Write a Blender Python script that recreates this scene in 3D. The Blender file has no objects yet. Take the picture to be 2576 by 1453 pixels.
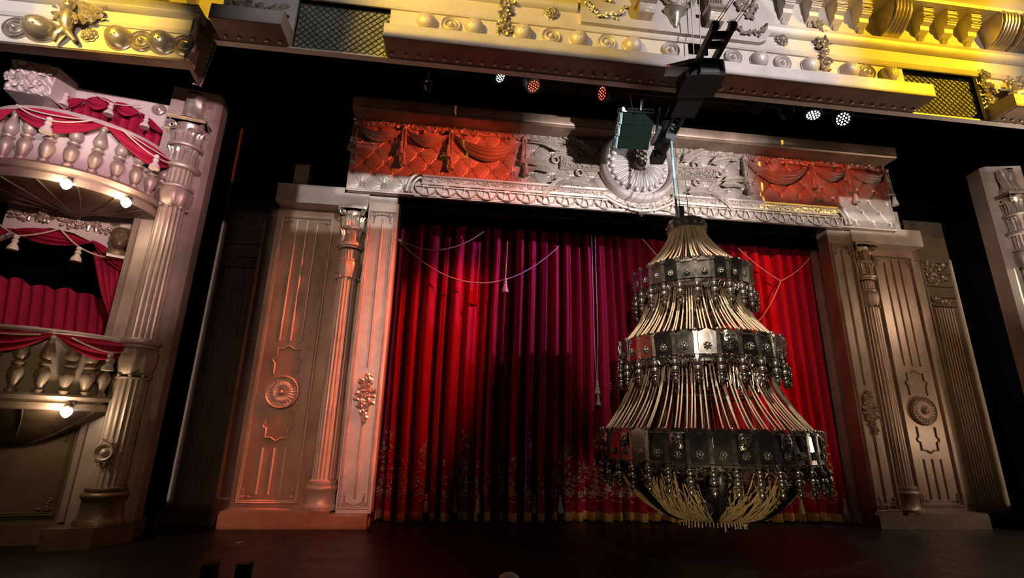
import bpy, math, random
from mathutils import Vector, Matrix
R_ = random.Random(11)
PI = math.pi
C = bpy.context.scene.collection
sc = bpy.context.scene
EYE_Z = 1.66          # camera height above the stage floor
CX = 3.62             # centre line of the portal

# ------------------------------------------------------------------ camera
F_PX, W_PX = 1240.0, 2576.0
def _n(v):
    return Vector(v).normalized()
_up = _n((91, -4241, F_PX))
_rt = _n((10900, (10900 * 91 + F_PX ** 2) / 4241, F_PX))
_fw = _up.cross(_rt)
RW = Matrix((_rt, _fw, _up))            # camera axes (right, down, forward) -> world
cam_d = bpy.data.cameras.new('camera')
cam_d.sensor_width = 36.0
cam_d.lens = F_PX / W_PX * 36.0
cam_d.clip_end = 200
cam = bpy.data.objects.new('camera', cam_d)
C.objects.link(cam)
c0, c1, c2 = RW.col[0], -RW.col[1], -RW.col[2]
cam.matrix_world = Matrix(((c0[0], c1[0], c2[0], 0), (c0[1], c1[1], c2[1], 0), (c0[2], c1[2], c2[2], EYE_Z), (0, 0, 0, 1)))
sc.camera = cam

# ------------------------------------------------------------------ materials
MATS = {}
def _mat(name):
    m = bpy.data.materials.new(name); m.use_nodes = True
    MATS[name] = m
    return m, m.node_tree.nodes, m.node_tree.links, m.node_tree.nodes['Principled BSDF']
def setp(b, **k):
    for n, v in k.items():
        i = b.inputs.get(n.replace('_', ' '))
        if i is not None:
            i.default_value = (*v, 1) if isinstance(v, tuple) and len(v) == 3 else v
def plain(name, col, rough=.6, metal=0., **k):
    m, n, l, b = _mat(name)
    setp(b, Base_Color=col, Roughness=rough, Metallic=metal, **k)
    return m
def paint(name, c1, c2, rough=.45, metal=.3, scale=2.2, bump=.15, stretch=(1, 1, 1), bscale=40):
    m, n, l, b = _mat(name)
    tc = n.new('ShaderNodeTexCoord'); mp = n.new('ShaderNodeMapping')
    mp.inputs['Scale'].default_value = stretch
    l.new(tc.outputs['Object'], mp.inputs['Vector'])
    nz = n.new('ShaderNodeTexNoise'); nz.inputs['Scale'].default_value = scale; nz.inputs['Detail'].default_value = 6; nz.inputs['Roughness'].default_value = .65
    l.new(mp.outputs['Vector'], nz.inputs['Vector'])
    rp = n.new('ShaderNodeValToRGB')
    rp.color_ramp.elements[0].position = .34; rp.color_ramp.elements[0].color = (*c1, 1)
    rp.color_ramp.elements[1].position = .66; rp.color_ramp.elements[1].color = (*c2, 1)
    l.new(nz.outputs['Fac'], rp.inputs['Fac']); l.new(rp.outputs['Color'], b.inputs['Base Color'])
    n2 = n.new('ShaderNodeTexNoise'); n2.inputs['Scale'].default_value = bscale; n2.inputs['Detail'].default_value = 3
    l.new(mp.outputs['Vector'], n2.inputs['Vector'])
    bp = n.new('ShaderNodeBump'); bp.inputs['Strength'].default_value = bump; bp.inputs['Distance'].default_value = .01
    l.new(n2.outputs['Fac'], bp.inputs['Height']); l.new(bp.outputs['Normal'], b.inputs['Normal'])
    mr = n.new('ShaderNodeMapRange'); mr.inputs['To Min'].default_value = rough - .08; mr.inputs['To Max'].default_value = rough + .1
    l.new(nz.outputs['Fac'], mr.inputs['Value']); l.new(mr.outputs['Result'], b.inputs['Roughness'])
    setp(b, Metallic=metal)
    return m
def glow(name, col, s):
    m, n, l, b = _mat(name)
    setp(b, Base_Color=(.8, .8, .8), Emission_Color=col, Emission_Strength=s)
    return m
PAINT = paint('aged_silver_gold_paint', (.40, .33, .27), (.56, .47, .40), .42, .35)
PALE = paint('pale_silver_paint', (.58, .52, .49), (.70, .63, .60), .45, .25)
GILT = paint('silver_gilt_metal', (.52, .44, .36), (.72, .63, .54), .30, .65, 9, .25)
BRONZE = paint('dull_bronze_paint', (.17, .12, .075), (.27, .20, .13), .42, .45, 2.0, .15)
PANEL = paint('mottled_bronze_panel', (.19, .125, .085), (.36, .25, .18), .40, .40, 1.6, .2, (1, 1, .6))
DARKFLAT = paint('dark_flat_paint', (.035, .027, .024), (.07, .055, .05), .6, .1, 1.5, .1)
FRIEZE = paint('cream_gilt_plaster', (.64, .58, .52), (.76, .70, .64), .5, .12, 1.2, .1)
BACKBOX = paint('pale_box_plaster', (.62, .55, .52), (.72, .65, .62), .6, .05, 2, .1)
def velvet(name, col, sheen):
    m, n, l, b = _mat(name)
    tc = n.new('ShaderNodeTexCoord'); mp = n.new('ShaderNodeMapping'); mp.inputs['Scale'].default_value = (14, 14, 1.2)
    nz = n.new('ShaderNodeTexNoise'); nz.inputs['Scale'].default_value = 2; nz.inputs['Detail'].default_value = 4
    l.new(tc.outputs['Object'], mp.inputs['Vector']); l.new(mp.outputs['Vector'], nz.inputs['Vector'])
    rp = n.new('ShaderNodeValToRGB')
    rp.color_ramp.elements[0].color = (*[c * .7 for c in col], 1); rp.color_ramp.elements[1].color = (*[min(1, c * 1.25) for c in col], 1)
    l.new(nz.outputs['Fac'], rp.inputs['Fac']); l.new(rp.outputs['Color'], b.inputs['Base Color'])
    setp(b, Roughness=.85, Sheen_Weight=sheen, Sheen_Roughness=.4, Sheen_Tint=(min(1, col[0] * 1.6), col[1] * 1.5, col[2] * 1.5), Specular_IOR_Level=.15)
    return m
VELVET = velvet('red_velvet', (.42, .015, .05), .22)
BOXRED = velvet('crimson_cloth', (.40, .018, .06), .2)
BLACK = plain('black_drape', (.002, .002, .002), .95, 0, Specular_IOR_Level=.03)
BLACKMETAL = plain('black_steel', (.0035, .004, .004), .5, 0, Specular_IOR_Level=.22)
GREYMETAL = plain('grey_steel', (.30, .33, .34), .4, .8)
BLACKGRILLE = plain('black_speaker_grille', (.006, .013, .009), .9, 0, Specular_IOR_Level=.08)
SPKTEAL = plain('teal_lit_speaker_paint', (.34, .56, .57), .5, 0)  # teal light on the cabinet sides is put into this base colour
MIRROR = paint('tarnished_mirror', (.34, .31, .28), (.62, .60, .57), .20, 1.0, 5, .25, (1, 1, 1), 9)
BEADSIL = paint('tarnished_silver_beads', (.26, .23, .20), (.52, .48, .43), .26, .9, 12, .1)
DULLMET = paint('dull_pewter', (.14, .12, .10), (.28, .25, .21), .38, .8, 8, .2)
CREAM = paint('cream_bead_cord', (.46, .34, .21), (.66, .51, .34), .45, 0, 60, .4, (1, 1, 3))
STRAW = paint('straw_gold_cord', (.36, .26, .12), (.60, .45, .22), .5, .2, 50, .3)
ROPE = paint('pale_rope', (.62, .50, .42), (.75, .64, .55), .7, 0, 60, .3)
TASSELM = paint('pale_tassel_silk', (.66, .56, .50), (.78, .68, .62), .7, 0, 40, .3, (1, 1, .2))
FRINGE = paint('gold_bullion_fringe', (.40, .20, .045), (.82, .48, .15), .5, .25, 6, .6, (30, 30, 1.5), 8)
EMBRO = paint('pale_gold_embroidery', (.50, .38, .24), (.70, .56, .40), .5, .25, 30, .3)
FEATHER = plain('black_feather', (.006, .006, .006), .32, 0)
GLASS = glow('lit_globe_glass', (1.0, .86, .74), 14)
LEDW = glow('white_led_lens', (.82, .97, 1.0), 30)
LEDR = glow('red_led_lens', (1.0, .11, .06), 3)
LEDP = plain('pink_lit_lens', (.75, .30, .30), .4, 0)
GELAMB = plain('amber_lens', (.60, .26, .16), .4, 0)
ROPETEAL = plain('teal_sling_rope', (.30, .50, .52), .6, 0)
BRASSWIRE = plain('dark_brass_grille', (.05, .05, .035), .6, .2)
GRILLEBACK = paint('dim_gauze', (.16, .17, .14), (.40, .41, .34), .9, 0, 1.3, .1)
SKIN = plain('pale_skin', (.55, .45, .45), .5, 0, Subsurface_Weight=.1)
CLOTHBLK = plain('black_jacket', (.01, .01, .012), .8, 0)
PAPER = plain('white_paper', (.8, .75, .7), .8, 0)
def floor_mat():
    m, n, l, b = _mat('black_stage_floor')
    tc = n.new('ShaderNodeTexCoord')
    nz = n.new('ShaderNodeTexNoise'); nz.inputs['Scale'].default_value = 3; nz.inputs['Detail'].default_value = 8
    l.new(tc.outputs['Object'], nz.inputs['Vector'])
    mr = n.new('ShaderNodeMapRange'); mr.inputs['To Min'].default_value = .28; mr.inputs['To Max'].default_value = .6
    l.new(nz.outputs['Fac'], mr.inputs['Value']); l.new(mr.outputs['Result'], b.inputs['Roughness'])
    setp(b, Base_Color=(.010, .008, .008), Specular_IOR_Level=.3)
    return m
FLOOR = floor_mat()

# ------------------------------------------------------------------ mesh builder
class MB:
    def __init__(s):
        s.v, s.f = [], []
    def add(s, vs, fs):
        o = len(s.v)
        s.v.extend([tuple(p) for p in vs]); s.f.extend([tuple(i + o for i in f) for f in fs])
        return s
    def box(s, x0, x1, y0, y1, z0, z1):
        vs = [(x, y, z) for z in (z0, z1) for y in (y0, y1) for x in (x0, x1)]
        return s.add(vs, [(0, 2, 3, 1), (4, 5, 7, 6), (0, 1, 5, 4), (2, 6, 7, 3), (0, 4, 6, 2), (1, 3, 7, 5)])
    def bevbox(s, x0, x1, y0, y1, z0, z1, b=.01):
        # front face (y0) chamfered on all four sides
        p = [(x0, y1, z0), (x1, y1, z0), (x1, y1, z1), (x0, y1, z1),
             (x0, y0 + b, z0), (x1, y0 + b, z0), (x1, y0 + b, z1), (x0, y0 + b, z1),
             (x0 + b, y0, z0 + b), (x1 - b, y0, z0 + b), (x1 - b, y0, z1 - b), (x0 + b, y0, z1 - b)]
        fs = [(0, 3, 2, 1), (8, 9, 10, 11)]
        for a in range(4):
            c = (a + 1) % 4
            fs += [(a, c, 4 + c, 4 + a), (4 + a, 4 + c, 8 + c, 8 + a)]
        return s.add(p, fs)
    def lathe(s, prof, seg=24, c=(0, 0, 0), a0=0., a1=2 * PI, rad=None, M=None):
        full = abs(a1 - a0 - 2 * PI) < 1e-6
        n = seg if full else seg + 1
        vs = []
        for r, z in prof:
            for i in range(n):
                a = a0 + (a1 - a0) * i / seg
                rr = r if rad is None else rad(r, z, a)
                p = Vector((rr * math.cos(a), rr * math.sin(a), z))
                if M is not None: p = M @ p
                vs.append((p[0] + c[0], p[1] + c[1], p[2] + c[2]))
        fs = []
        for j in range(len(prof) - 1):
            for i in range(seg):
                k = (i + 1) % n if full else i + 1
                fs.append((j * n + i, j * n + k, (j + 1) * n + k, (j + 1) * n + i))
        if full:
            if prof[0][0] > 1e-6: fs.append(tuple(range(n - 1, -1, -1)))
            if prof[-1][0] > 1e-6: fs.append(tuple(range((len(prof) - 1) * n, len(prof) * n)))
        return s.add(vs, fs)
    def sphere(s, c, r, sx=1, sy=1, sz=1, seg=12, rings=8, M=None):
        prof = [(max(1e-7, r * math.sin(PI * j / rings)), -r * math.cos(PI * j / rings)) for j in range(rings + 1)]
        D = Matrix.Diagonal((sx, sy, sz))
        return s.lathe(prof, seg, c, M=(M @ D if M is not None else D))
    def tube(s, pts, r, seg=6, closed=False, caps=True):
        P = [Vector(p) for p in pts]; n = len(P)
        if n < 2: return s
        rs = r if isinstance(r, (list, tuple)) else [r] * n
        vs, nrm = [], None
        for i, p in enumerate(P):
            if closed: t = P[(i + 1) % n] - P[i - 1]
            else: t = P[min(i + 1, n - 1)] - P[max(i - 1, 0)]
            if t.length < 1e-9: t = Vector((0, 0, 1))
            t.normalize()
            if nrm is None:
                nrm = t.cross(Vector((0, 0, 1)) if abs(t.z) < .9 else Vector((1, 0, 0))).normalized()
            else:
                nrm = nrm - t * nrm.dot(t)
                nrm = nrm.normalized() if nrm.length > 1e-6 else t.orthogonal().normalized()
            b = t.cross(nrm)
            for k in range(seg):
                a = 2 * PI * k / seg
                vs.append(p + nrm * (rs[i] * math.cos(a)) + b * (rs[i] * math.sin(a)))
        fs = []
        for i in range(n if closed else n - 1):
            j = (i + 1) % n
            for k in range(seg):
                l = (k + 1) % seg
                fs.append((i * seg + k, i * seg + l, j * seg + l, j * seg + k))
        if caps and not closed:
            fs += [tuple(range(seg - 1, -1, -1)), tuple(range((n - 1) * seg, n * seg))]
        return s.add(vs, fs)
    def prism(s, poly, y0, y1):                      # polygon in x,z extruded along y
        n = len(poly)
        vs = [(x, y0, z) for x, z in poly] + [(x, y1, z) for x, z in poly]
        fs = [tuple(range(n)), tuple(range(2 * n - 1, n - 1, -1))]
        fs += [(i, i + n, (i + 1) % n + n, (i + 1) % n) for i in range(n)]
        return s.add(vs, fs)
    def run(s, prof, x0, x1):                        # profile in (y,z) swept along x, closed
        n = len(prof)
        vs = [(x0, y, z) for y, z in prof] + [(x1, y, z) for y, z in prof]
        fs = [tuple(range(n)), tuple(range(2 * n - 1, n - 1, -1))]
        fs += [(i, i + n, (i + 1) % n + n, (i + 1) % n) for i in range(n)]
        return s.add(vs, fs)
    def vrun(s, prof, z0, z1):                       # profile in (x,y) swept along z, closed
        n = len(prof)
        vs = [(x, y, z0) for x, y in prof] + [(x, y, z1) for x, y in prof]
        fs = [tuple(range(n)), tuple(range(2 * n - 1, n - 1, -1))]
        fs += [(i, i + n, (i + 1) % n + n, (i + 1) % n) for i in range(n)]
        return s.add(vs, fs)
    def grid(s, fn, nu, nv):
        vs = [fn(i / nu, j / nv) for j in range(nv + 1) for i in range(nu + 1)]
        fs = [(j * (nu + 1) + i, j * (nu + 1) + i + 1, (j + 1) * (nu + 1) + i + 1, (j + 1) * (nu + 1) + i) for j in range(nv) for i in range(nu)]
        return s.add(vs, fs)
    def leaf(s, p, d, nrm, L, w, lift=.3):           # small pointed leaf with a raised rib
        d = Vector(d).normalized(); nn = Vector(nrm).normalized(); t = d.cross(nn).normalized(); p = Vector(p)
        q = lambda k, side, h: p + d * (L * k) + t * (w * side) + nn * (w * h + L * lift * .5 * k * k)
        vs = [q(0, 0, 0), q(.22, .7, .05), q(.22, 0, .7), q(.22, -.7, .05), q(.55, 1, .0), q(.55, 0, .85), q(.55, -1, .0), q(.82, .55, .0), q(.82, 0, .45), q(.82, -.55, .0), q(1, 0, 0)]
        return s.add(vs, [(0, 2, 1), (0, 3, 2), (1, 2, 5, 4), (2, 3, 6, 5), (4, 5, 8, 7), (5, 6, 9, 8), (7, 8, 10), (8, 9, 10)])
    def xf(s, M, start=0):
        for i in range(start, len(s.v)):
            s.v[i] = tuple(M @ Vector(s.v[i]))
        return s
    def build(s, name, mat, parent=None, smooth=35, loc=None):
        me = bpy.data.meshes.new(name)
        me.from_pydata(s.v, [], s.f); me.validate(); me.update()
        if smooth:
            me.polygons.foreach_set('use_smooth', [True] * len(me.polygons))
            try: me.set_sharp_from_angle(angle=math.radians(smooth))
            except Exception: pass
        me.materials.append(mat)
        o = bpy.data.objects.new(name, me); C.objects.link(o)
        if parent is not None: o.parent = parent
        if loc is not None: o.location = loc
        return o
def tag(o, label, cat, group=None, kind=None):
    o['label'] = label; o['category'] = cat
    if group: o['group'] = group
    if kind: o['kind'] = kind
    return o
def thing(name, label, cat, loc=(0, 0, 0), rz=0., group=None, kind=None):
    o = bpy.data.objects.new(name, None); o.empty_display_size = .1
    C.objects.link(o); o.location = loc; o.rotation_euler = (0, 0, rz)
    return tag(o, label, cat, group, kind)
def put(src, parent, loc=None, rot=None, scale=None):
    c = src.copy(); C.objects.link(c); c.parent = parent
    if loc is not None: c.location = loc
    if rot is not None: c.rotation_euler = rot
    if scale is not None: c.scale = scale
    return c
def copy_tree(o, loc=None, rot=None, label=None, scale=None):
    c = o.copy(); C.objects.link(c)
    for ch in list(o.children):
        k = ch.copy(); C.objects.link(k); k.parent = c
        for g in list(ch.children):
            h = g.copy(); C.objects.link(h); h.parent = k
    if loc is not None: c.location = loc
    if rot is not None: c.rotation_euler = rot
    if scale is not None: c.scale = scale
    if label: c['label'] = label
    return c
def lerp(a, b, t): return a + (b - a) * t
def sag(p, q, d, n=16):
    return [(lerp(p[0], q[0], t), lerp(p[1], q[1], t), lerp(p[2], q[2], t) - 4 * d * t * (1 - t)) for t in [i / n for i in range(n + 1)]]
def interp(tab, z):
    for (z0, a), (z1, b) in zip(tab, tab[1:]):
        if z <= z1: return lerp(a, b, max(0, (z - z0) / (z1 - z0)))
    return tab[-1][1]

# ------------------------------------------------------------------ shared ornaments
def clump(mb, x0, x1, z0, z1, y, n, L, seed=0, up=True):
    """carved foliage filling a band of a face that looks along -y"""
    r = random.Random(seed)
    for i in range(n):
        x = lerp(x0, x1, r.random()); z = lerp(z0, z1, r.random()); a = r.uniform(0, 2 * PI)
        l = L * r.uniform(.6, 1.3)
        mb.leaf((x, y - r.uniform(0, .02), z), (math.cos(a), -.12, math.sin(a)), (0, -1, 0), l, l * .34, .15)
        if r.random() < .4: mb.sphere((x + r.uniform(-.02, .02), y - .012, z), l * .24, 1, .7, 1, seg=7, rings=5)
def tassel_mesh(L, w=None):
    """hanging tassel, top at the origin"""
    w = w or L * .16
    mb = MB()
    mb.sphere((0, 0, -w * .7), w * .75, seg=10, rings=6)
    mb.lathe([(w * .35, -w * 1.2), (w * .75, -w * 1.6), (w * .8, -w * 2.2), (w * .55, -w * 2.5), (w * .7, -w * 2.8), (w * 1.25, -L * .8), (w * 1.4, -L), (.001, -L * .985)], 14,
             rad=lambda r, z, a: r * (1 + (.05 * math.cos(9 * a) if z < -w * 2.6 else 0)))
    return mb
def rosette_mesh(R, depth=.06, petals=8):
    """flower boss on a face looking along -y, centred at the origin"""
    mb = MB()
    n, m = petals * 6, 12
    def f(u, v):
        a = 2 * PI * u; r = v * R * (.86 + .14 * abs(math.cos(petals * a / 2)))
        h = depth * (1.15 - v) * .4 + depth * .6 * math.sin(PI * min(1, v * 1.15)) * (.55 + .45 * abs(math.cos(petals * a / 2)))
        return (r * math.cos(a), -h, r * math.sin(a))
    mb.grid(f, n, m)
    mb.sphere((0, -depth * .55, 0), R * .24, 1, .8, 1, 10, 6)
    for k in range(petals):
        a = 2 * PI * k / petals
        mb.sphere((R * .34 * math.cos(a), -depth * .72, R * .34 * math.sin(a)), R * .10, seg=8, rings=5)
        mb.sphere((R * .68 * math.cos(a + .2), -depth * .42, R * .68 * math.sin(a + .2)), R * .17, 1, .5, 1, 8, 5)
    return mb
def volute(mb, c, r, w, s=1, turns=2.2, ax='y'):
    pts = []
    for i in range(40):
        t = i / 39; a = t * turns * 2 * PI; rr = r * (1 - .85 * t)
        pts.append((c[0] + s * rr * math.cos(a), c[1], c[2] + rr * math.sin(a)))
    mb.tube(pts, [w * (1 - .5 * i / 39) for i in range(40)], 6)
def acanthus(mb, M, H, W, curl=.35, n=9):
    """upright curling leaf with lobed edges; base at the origin, bulging along -y"""
    st = len(mb.v)
    def f(u, v):
        x = (u - .5) * 2
        lob = 1 - .22 * abs(math.sin(v * PI * 3.5))
        w = W * .5 * (math.sin(PI * (.18 + .82 * (1 - v) ** .8)) if v > .4 else .75 + .25 * v) * lob
        y = -.02 - curl * H * max(0, v - .55) ** 1.5 * 1.6 + abs(x) * .10 * W
        z = H * v - H * .55 * max(0, v - .78)
        return (x * w, y - .014 * math.cos(x * PI * 3), z)
    mb.grid(f, 8, n)
    mb.xf(M, st)
def corner_scroll(mb, x, y, z, sx, sz, L):
    """little acanthus scroll in the corner of a panel"""
    for k in range(5):
        t = k / 4
        mb.leaf((x + sx * L * t, y, z + sz * .02), (sx * .6, -.3, sz * .8), (0, -1, 0), L * (.42 - .2 * t), L * .12, .6)
        mb.leaf((x + sx * .02, y, z + sz * L * t), (sx * .8, -.3, sz * .6), (0, -1, 0), L * (.42 - .2 * t), L * .12, .6)
    mb.sphere((x + sx * L * .2, y - .01, z + sz * L * .2), L * .14, seg=8, rings=5)
    mb.sphere((x + sx * L * .95, y - .008, z + sz * .03), L * .09, seg=8, rings=5)
    mb.sphere((x + sx * .03, y - .008, z + sz * L * .95), L * .09, seg=8, rings=5)
def frame_mould(mb, x0, x1, z0, z1, y, w=.035, d=.03, sides='lrbt'):
    """double-bead raised frame"""
    def pr(a): return [(a - w / 2, y), (a - w / 2, y - d * .5), (a - w * .3, y - d), (a - w * .08, y - d * .75), (a, y - d * .35), (a + w * .12, y - d * .8), (a + w * .34, y - d * .8), (a + w / 2, y)]
    if 'l' in sides: mb.vrun(pr(x0), z0, z1)
    if 'r' in sides: mb.vrun(pr(x1), z0, z1)
    for k, z in (('b', z0), ('t', z1)):
        if k in sides: mb.run([(b, z + (a - 0)) for a, b in pr(0)], x0 - w / 2, x1 + w / 2)
def dome_boss(R, depth):
    mb = MB()
    prof = [(R * 1.08, 0), (R * 1.08, .02), (R, .03)] + [(R * math.cos(t * PI / 2), .03 + depth * math.sin(t * PI / 2)) for t in [i / 10 for i in range(10)]] + [(.001, .03 + depth)]
    M = Matrix.Rotation(PI / 2, 3, 'X')
    mb.lathe(prof, 32, M=M)
    r = random.Random(3)
    for k in range(14):                                # engraved leaf spray on the top of the dome
        a = r.uniform(0, 2 * PI); q = r.uniform(.05, .5) * R
        mb.leaf((q * math.cos(a), -(.032 + depth * math.sqrt(max(0, 1 - (q / R) ** 2))), q * math.sin(a)), (math.cos(a), .42 + q / R * .9, math.sin(a)), (0, -1, 0), R * .28, R * .07, .1)
    return mb
def ring_boss(R):
    mb = MB()
    prof = [(R, 0), (R, .03), (R * .93, .055), (R * .86, .03), (R * .74, .02), (R * .66, .05), (R * .56, .06), (R * .46, .025), (R * .32, .02), (R * .26, .06), (R * .16, .085), (.001, .095)]
    mb.lathe(prof, 32, M=Matrix.Rotation(PI / 2, 3, 'X'))
    return mb
# ================================================================== the setting
mb = MB(); mb.box(-9.5, 17, 3.2, 14, -.3, 0)
tag(mb.build('floor', FLOOR, smooth=0), 'black painted stage floor with a dull sheen', 'floor', kind='structure')
mb = MB(); mb.box(-9.5, 17, 12.4, 12.6, 0, 13)
tag(mb.build('wall_back', BLACK, smooth=0), 'black void of the stage house behind the red curtain', 'wall', kind='structure')
mb = MB(); mb.box(-9.7, -9.5, 3.2, 14, -.3, 13)
tag(mb.build('wall_left', BLACK, smooth=0), 'black side wall behind the left opera box', 'wall', kind='structure')
mb = MB(); mb.box(17, 17.2, 3.2, 14, -.3, 13)
tag(mb.build('wall_right', BLACK, smooth=0), 'black side wall behind the right opera box', 'wall', kind='structure')
mb = MB(); mb.box(-9.5, 17, 7.9, 14, 12.2, 12.4)
tag(mb.build('ceiling', BLACK, smooth=0), 'black ceiling of the fly space above the lamps', 'ceiling', kind='structure')
# black masking behind the portal, left and right of the curtain
for s, nm, lb in ((-1, 'left', 'black masking flat behind the left portal panels'), (1, 'right', 'black masking flat behind the right portal panels')):
    mb = MB()
    a, b = sorted((CX + s * 5.0, CX + s * 12.8)); mb.box(a, b, 10.75, 10.85, 0, 9.5)
    tag(mb.build('masking_flat', BLACK, smooth=0), lb, 'stage flat')

# ================================================================== the frieze above the stage (nearest to us)
YF = 7.28
fr = thing('frieze', 'cream and gilt plaster frieze of domes, rosettes and brackets high above the stage', 'frieze', (CX, YF, 7.84))
def fx(x): return x - CX
XL, XR = fx(-4.2), fx(16.9)
mb = MB()
mb.box(fx(-1.42), fx(8.68), 0, .06, 0, 1.10)                           # dome band, mesh grilles left and right of it
mb.box(fx(-4.2), fx(-3.0), 0, .06, 0, 1.10); mb.box(fx(10.36), XR, 0, .06, 0, 1.10)
mb.box(XL, XR, 0, .06, 1.10, 3.6)
mb.box(XL, XR, -.02, .10, -.03, .0)
mb.build('wall_panel', FRIEZE, fr, 0)
mb = MB()                                                             # lower double moulding, z 8.9-9.0
pr = [(0, 1.03), (-.03, 1.03), (-.05, 1.055), (-.03, 1.08), (-.045, 1.10), (-.06, 1.125), (-.035, 1.15), (-.02, 1.17), (0, 1.17)]
mb.run(pr, XL, XR); mb.build('lower_moulding', FRIEZE, fr)
mb = MB()                                                             # upper moulding, z 9.3-9.45
pr = [(0, 1.44), (-.05, 1.45), (-.10, 1.50), (-.12, 1.58), (-.09, 1.60), (-.11, 1.625), (-.08, 1.65), (-.10, 1.675), (-.06, 1.70), (0, 1.72)]
mb.run(pr, XL, fx(1.98)); mb.run(pr, fx(5.78), XR); mb.build('upper_moulding', FRIEZE, fr)
mb = MB()                                                             # crowning cornice over the brackets
pr = [(0, 2.36), (-.42, 2.36), (-.44, 2.42), (-.40, 2.46), (-.48, 2.52), (-.56, 2.60), (-.54, 2.66), (-.2, 2.70), (-.10, 2.95), (-.02, 3.1), (0, 3.1)]
mb.run(pr, fx(5.9), XR); mb.build('crown_cornice', FRIEZE, fr)
dome = dome_boss(.172, .15).build('dome_boss', PALE, fr, 50)
ring = ring_boss(.178).build('ring_boss', PALE, fr, 50)
DZ = 8.655 - 7.84
bx = [(-.78, 0), (-.35, 1), (.07, 0), (.96, 0), (1.48, 1), (2.0, 0), (2.53, 1), (3.03, 0), (3.78, 1), (5.03, 1), (5.56, 0), (6.05, 1), (6.62, 0), (7.47, 0), (7.85, 1), (8.32, 0)]
ud = [dome, ring]; used = [0, 0]
for x, k in bx:
    o = ud[k] if not used[k] else put(ud[k], fr)
    used[k] = 1; o.location = (fx(x), 0, DZ)
for x in (1.49, 6.11):
    o = rosette_mesh(.155, .12, 9).build('rosette', GILT, fr, 50, (fx(x), 0, 9.20 - 7.84))
for x in (.63, 6.95):                                                # hanging fruit garlands
    mb = MB(); r = random.Random(int(x * 10))
    for i in range(150):
        z = r.uniform(8.60, 9.75); w = .10 + .05 * math.sin(z * 9)
        a = r.uniform(0, 2 * PI)
        p = (r.uniform(-w, w), -r.uniform(.01, .09), z - 7.84)
        if i % 3: mb.leaf(p, (math.cos(a), -.15, math.sin(a)), (0, -1, 0), .10, .036, .15)
        else: mb.sphere(p, r.uniform(.02, .04), seg=8, rings=5)
    mb.tube([(0, -.03, 8.6 - 7.84), (0, -.05, 9.75 - 7.84)], .05, 8)
    mb.build('fruit_garland', GILT, fr, 40, (fx(x), 0, 0))
mb = MB()                                                             # stepped modillions under the crown cornice
mod = [(-.30, 0), (-.30, -.10), (-.27, -.12), (-.27, -.17), (-.29, -.19), (-.29, -.23), (-.24, -.25), (-.24, -.31), (-.16, -.34), (-.14, -.42), (-.06, -.47), (0, -.50), (0, 0)]
mb.run([(y, z) for y, z in mod], -.10, .10)
for k in range(5): mb.box(-.115, .115, -.31 + .02 * (k > 1) + .03 * (k > 3), -.2, -.05 - .055 * k, -.028 - .055 * k)
for k in range(4): mb.tube([(-.05 + .033 * k, -.06, -.47), (-.05 + .033 * k, -.02, -.58)], .012, 5)
modm = None
for x in (6.24, 6.80, 7.35, 7.90, 9.27, 9.82, 10.37, 11.95, 12.5):
    if modm is None: modm = mb.build('modillion', FRIEZE, fr, 30); o = modm
    else: o = put(modm, fr)
    o.location = (fx(x), 0, 10.20 - 7.84)
mb = MB()                                                             # big acanthus brackets
mb.run([(-.42, 0), (-.45, -.10), (-.42, -.26), (-.34, -.40), (-.22, -.52), (-.08, -.58), (0, -.60), (0, 0)], -.2, .2)
for x in (-.15, -.075, 0, .075, .15):
    mb.tube([(x, y - .012, z) for y, z in ((-.36, -.01), (-.44, -.06), (-.45, -.12), (-.42, -.26), (-.34, -.40), (-.22, -.52), (-.08, -.58))], [.02, .03, .032, .03, .026, .022, .015], 7)
for k in range(6):
    for sx in (-1, 1): mb.tube([(0, -.455 + .03 * k, -.05 - .075 * k), (sx * .17, -.44 + .035 * k, -.0 - .075 * k)], .012, 5)
abr = None
for x in (8.55, 11.0, 11.5):
    if abr is None: abr = mb.build('acanthus_bracket', GILT, fr, 40); o = abr
    else: o = put(abr, fr)
    o.location = (fx(x), 0, 10.20 - 7.84)
# central plaque with brackets, swags and a corbel
x0, x1 = fx(2.04), fx(5.72)
poly = [(x0, 1.17), (x1 - .15, 1.17), (x1, 1.24)] + [(x1 + .02 + .22 * math.sin(t * PI), 1.3 + .9 * t) for t in [i / 10 for i in range(11)]] + [(x1 - .1, 2.5), (x0, 2.5)]
mb = MB(); mb.prism(poly, -.10, .02)
plq = mb.build('plaque', PALE, fr, 30)
for k, x in enumerate((3.24, 4.62)):
    mb = MB()
    mb.run([(0, 1.36), (-.18, 1.38), (-.26, 1.5), (-.24, 1.62), (-.12, 1.70), (-.20, 1.85), (-.28, 2.05), (-.24, 2.3), (-.1, 2.4), (0, 2.4)], -.15, .15)
    for j in range(6): mb.tube([(-.125 + .05 * j, -.28, 2.1), (-.125 + .05 * j, -.22, 1.85), (-.125 + .05 * j, -.13, 1.70)], .018, 6)
    clump(mb, -.14, .14, 1.9, 2.3, -.26, 26, .12, k)
    mb.box(-.19, .19, -.30, -.02, 1.58, 1.66)
    mb.build('scroll_bracket', GILT, plq, 35, (fx(x), -.10, 0))
mb = MB()
mb.lathe([(.001, 1.26), (.04, 1.28), (.05, 1.33), (.08, 1.36), (.10, 1.44), (.13, 1.52), (.16, 1.56), (.22, 1.60), (.23, 1.66), (.19, 1.67)], 20, a0=PI, a1=2 * PI)
for k in range(7):
    a = PI + (k + .5) * PI / 7
    mb.leaf((.10 * math.cos(a), .10 * math.sin(a), 1.58), (-math.cos(a) * .35, -math.sin(a) * .35, -1), (math.cos(a), math.sin(a), 0), .24, .06, .1)
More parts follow.
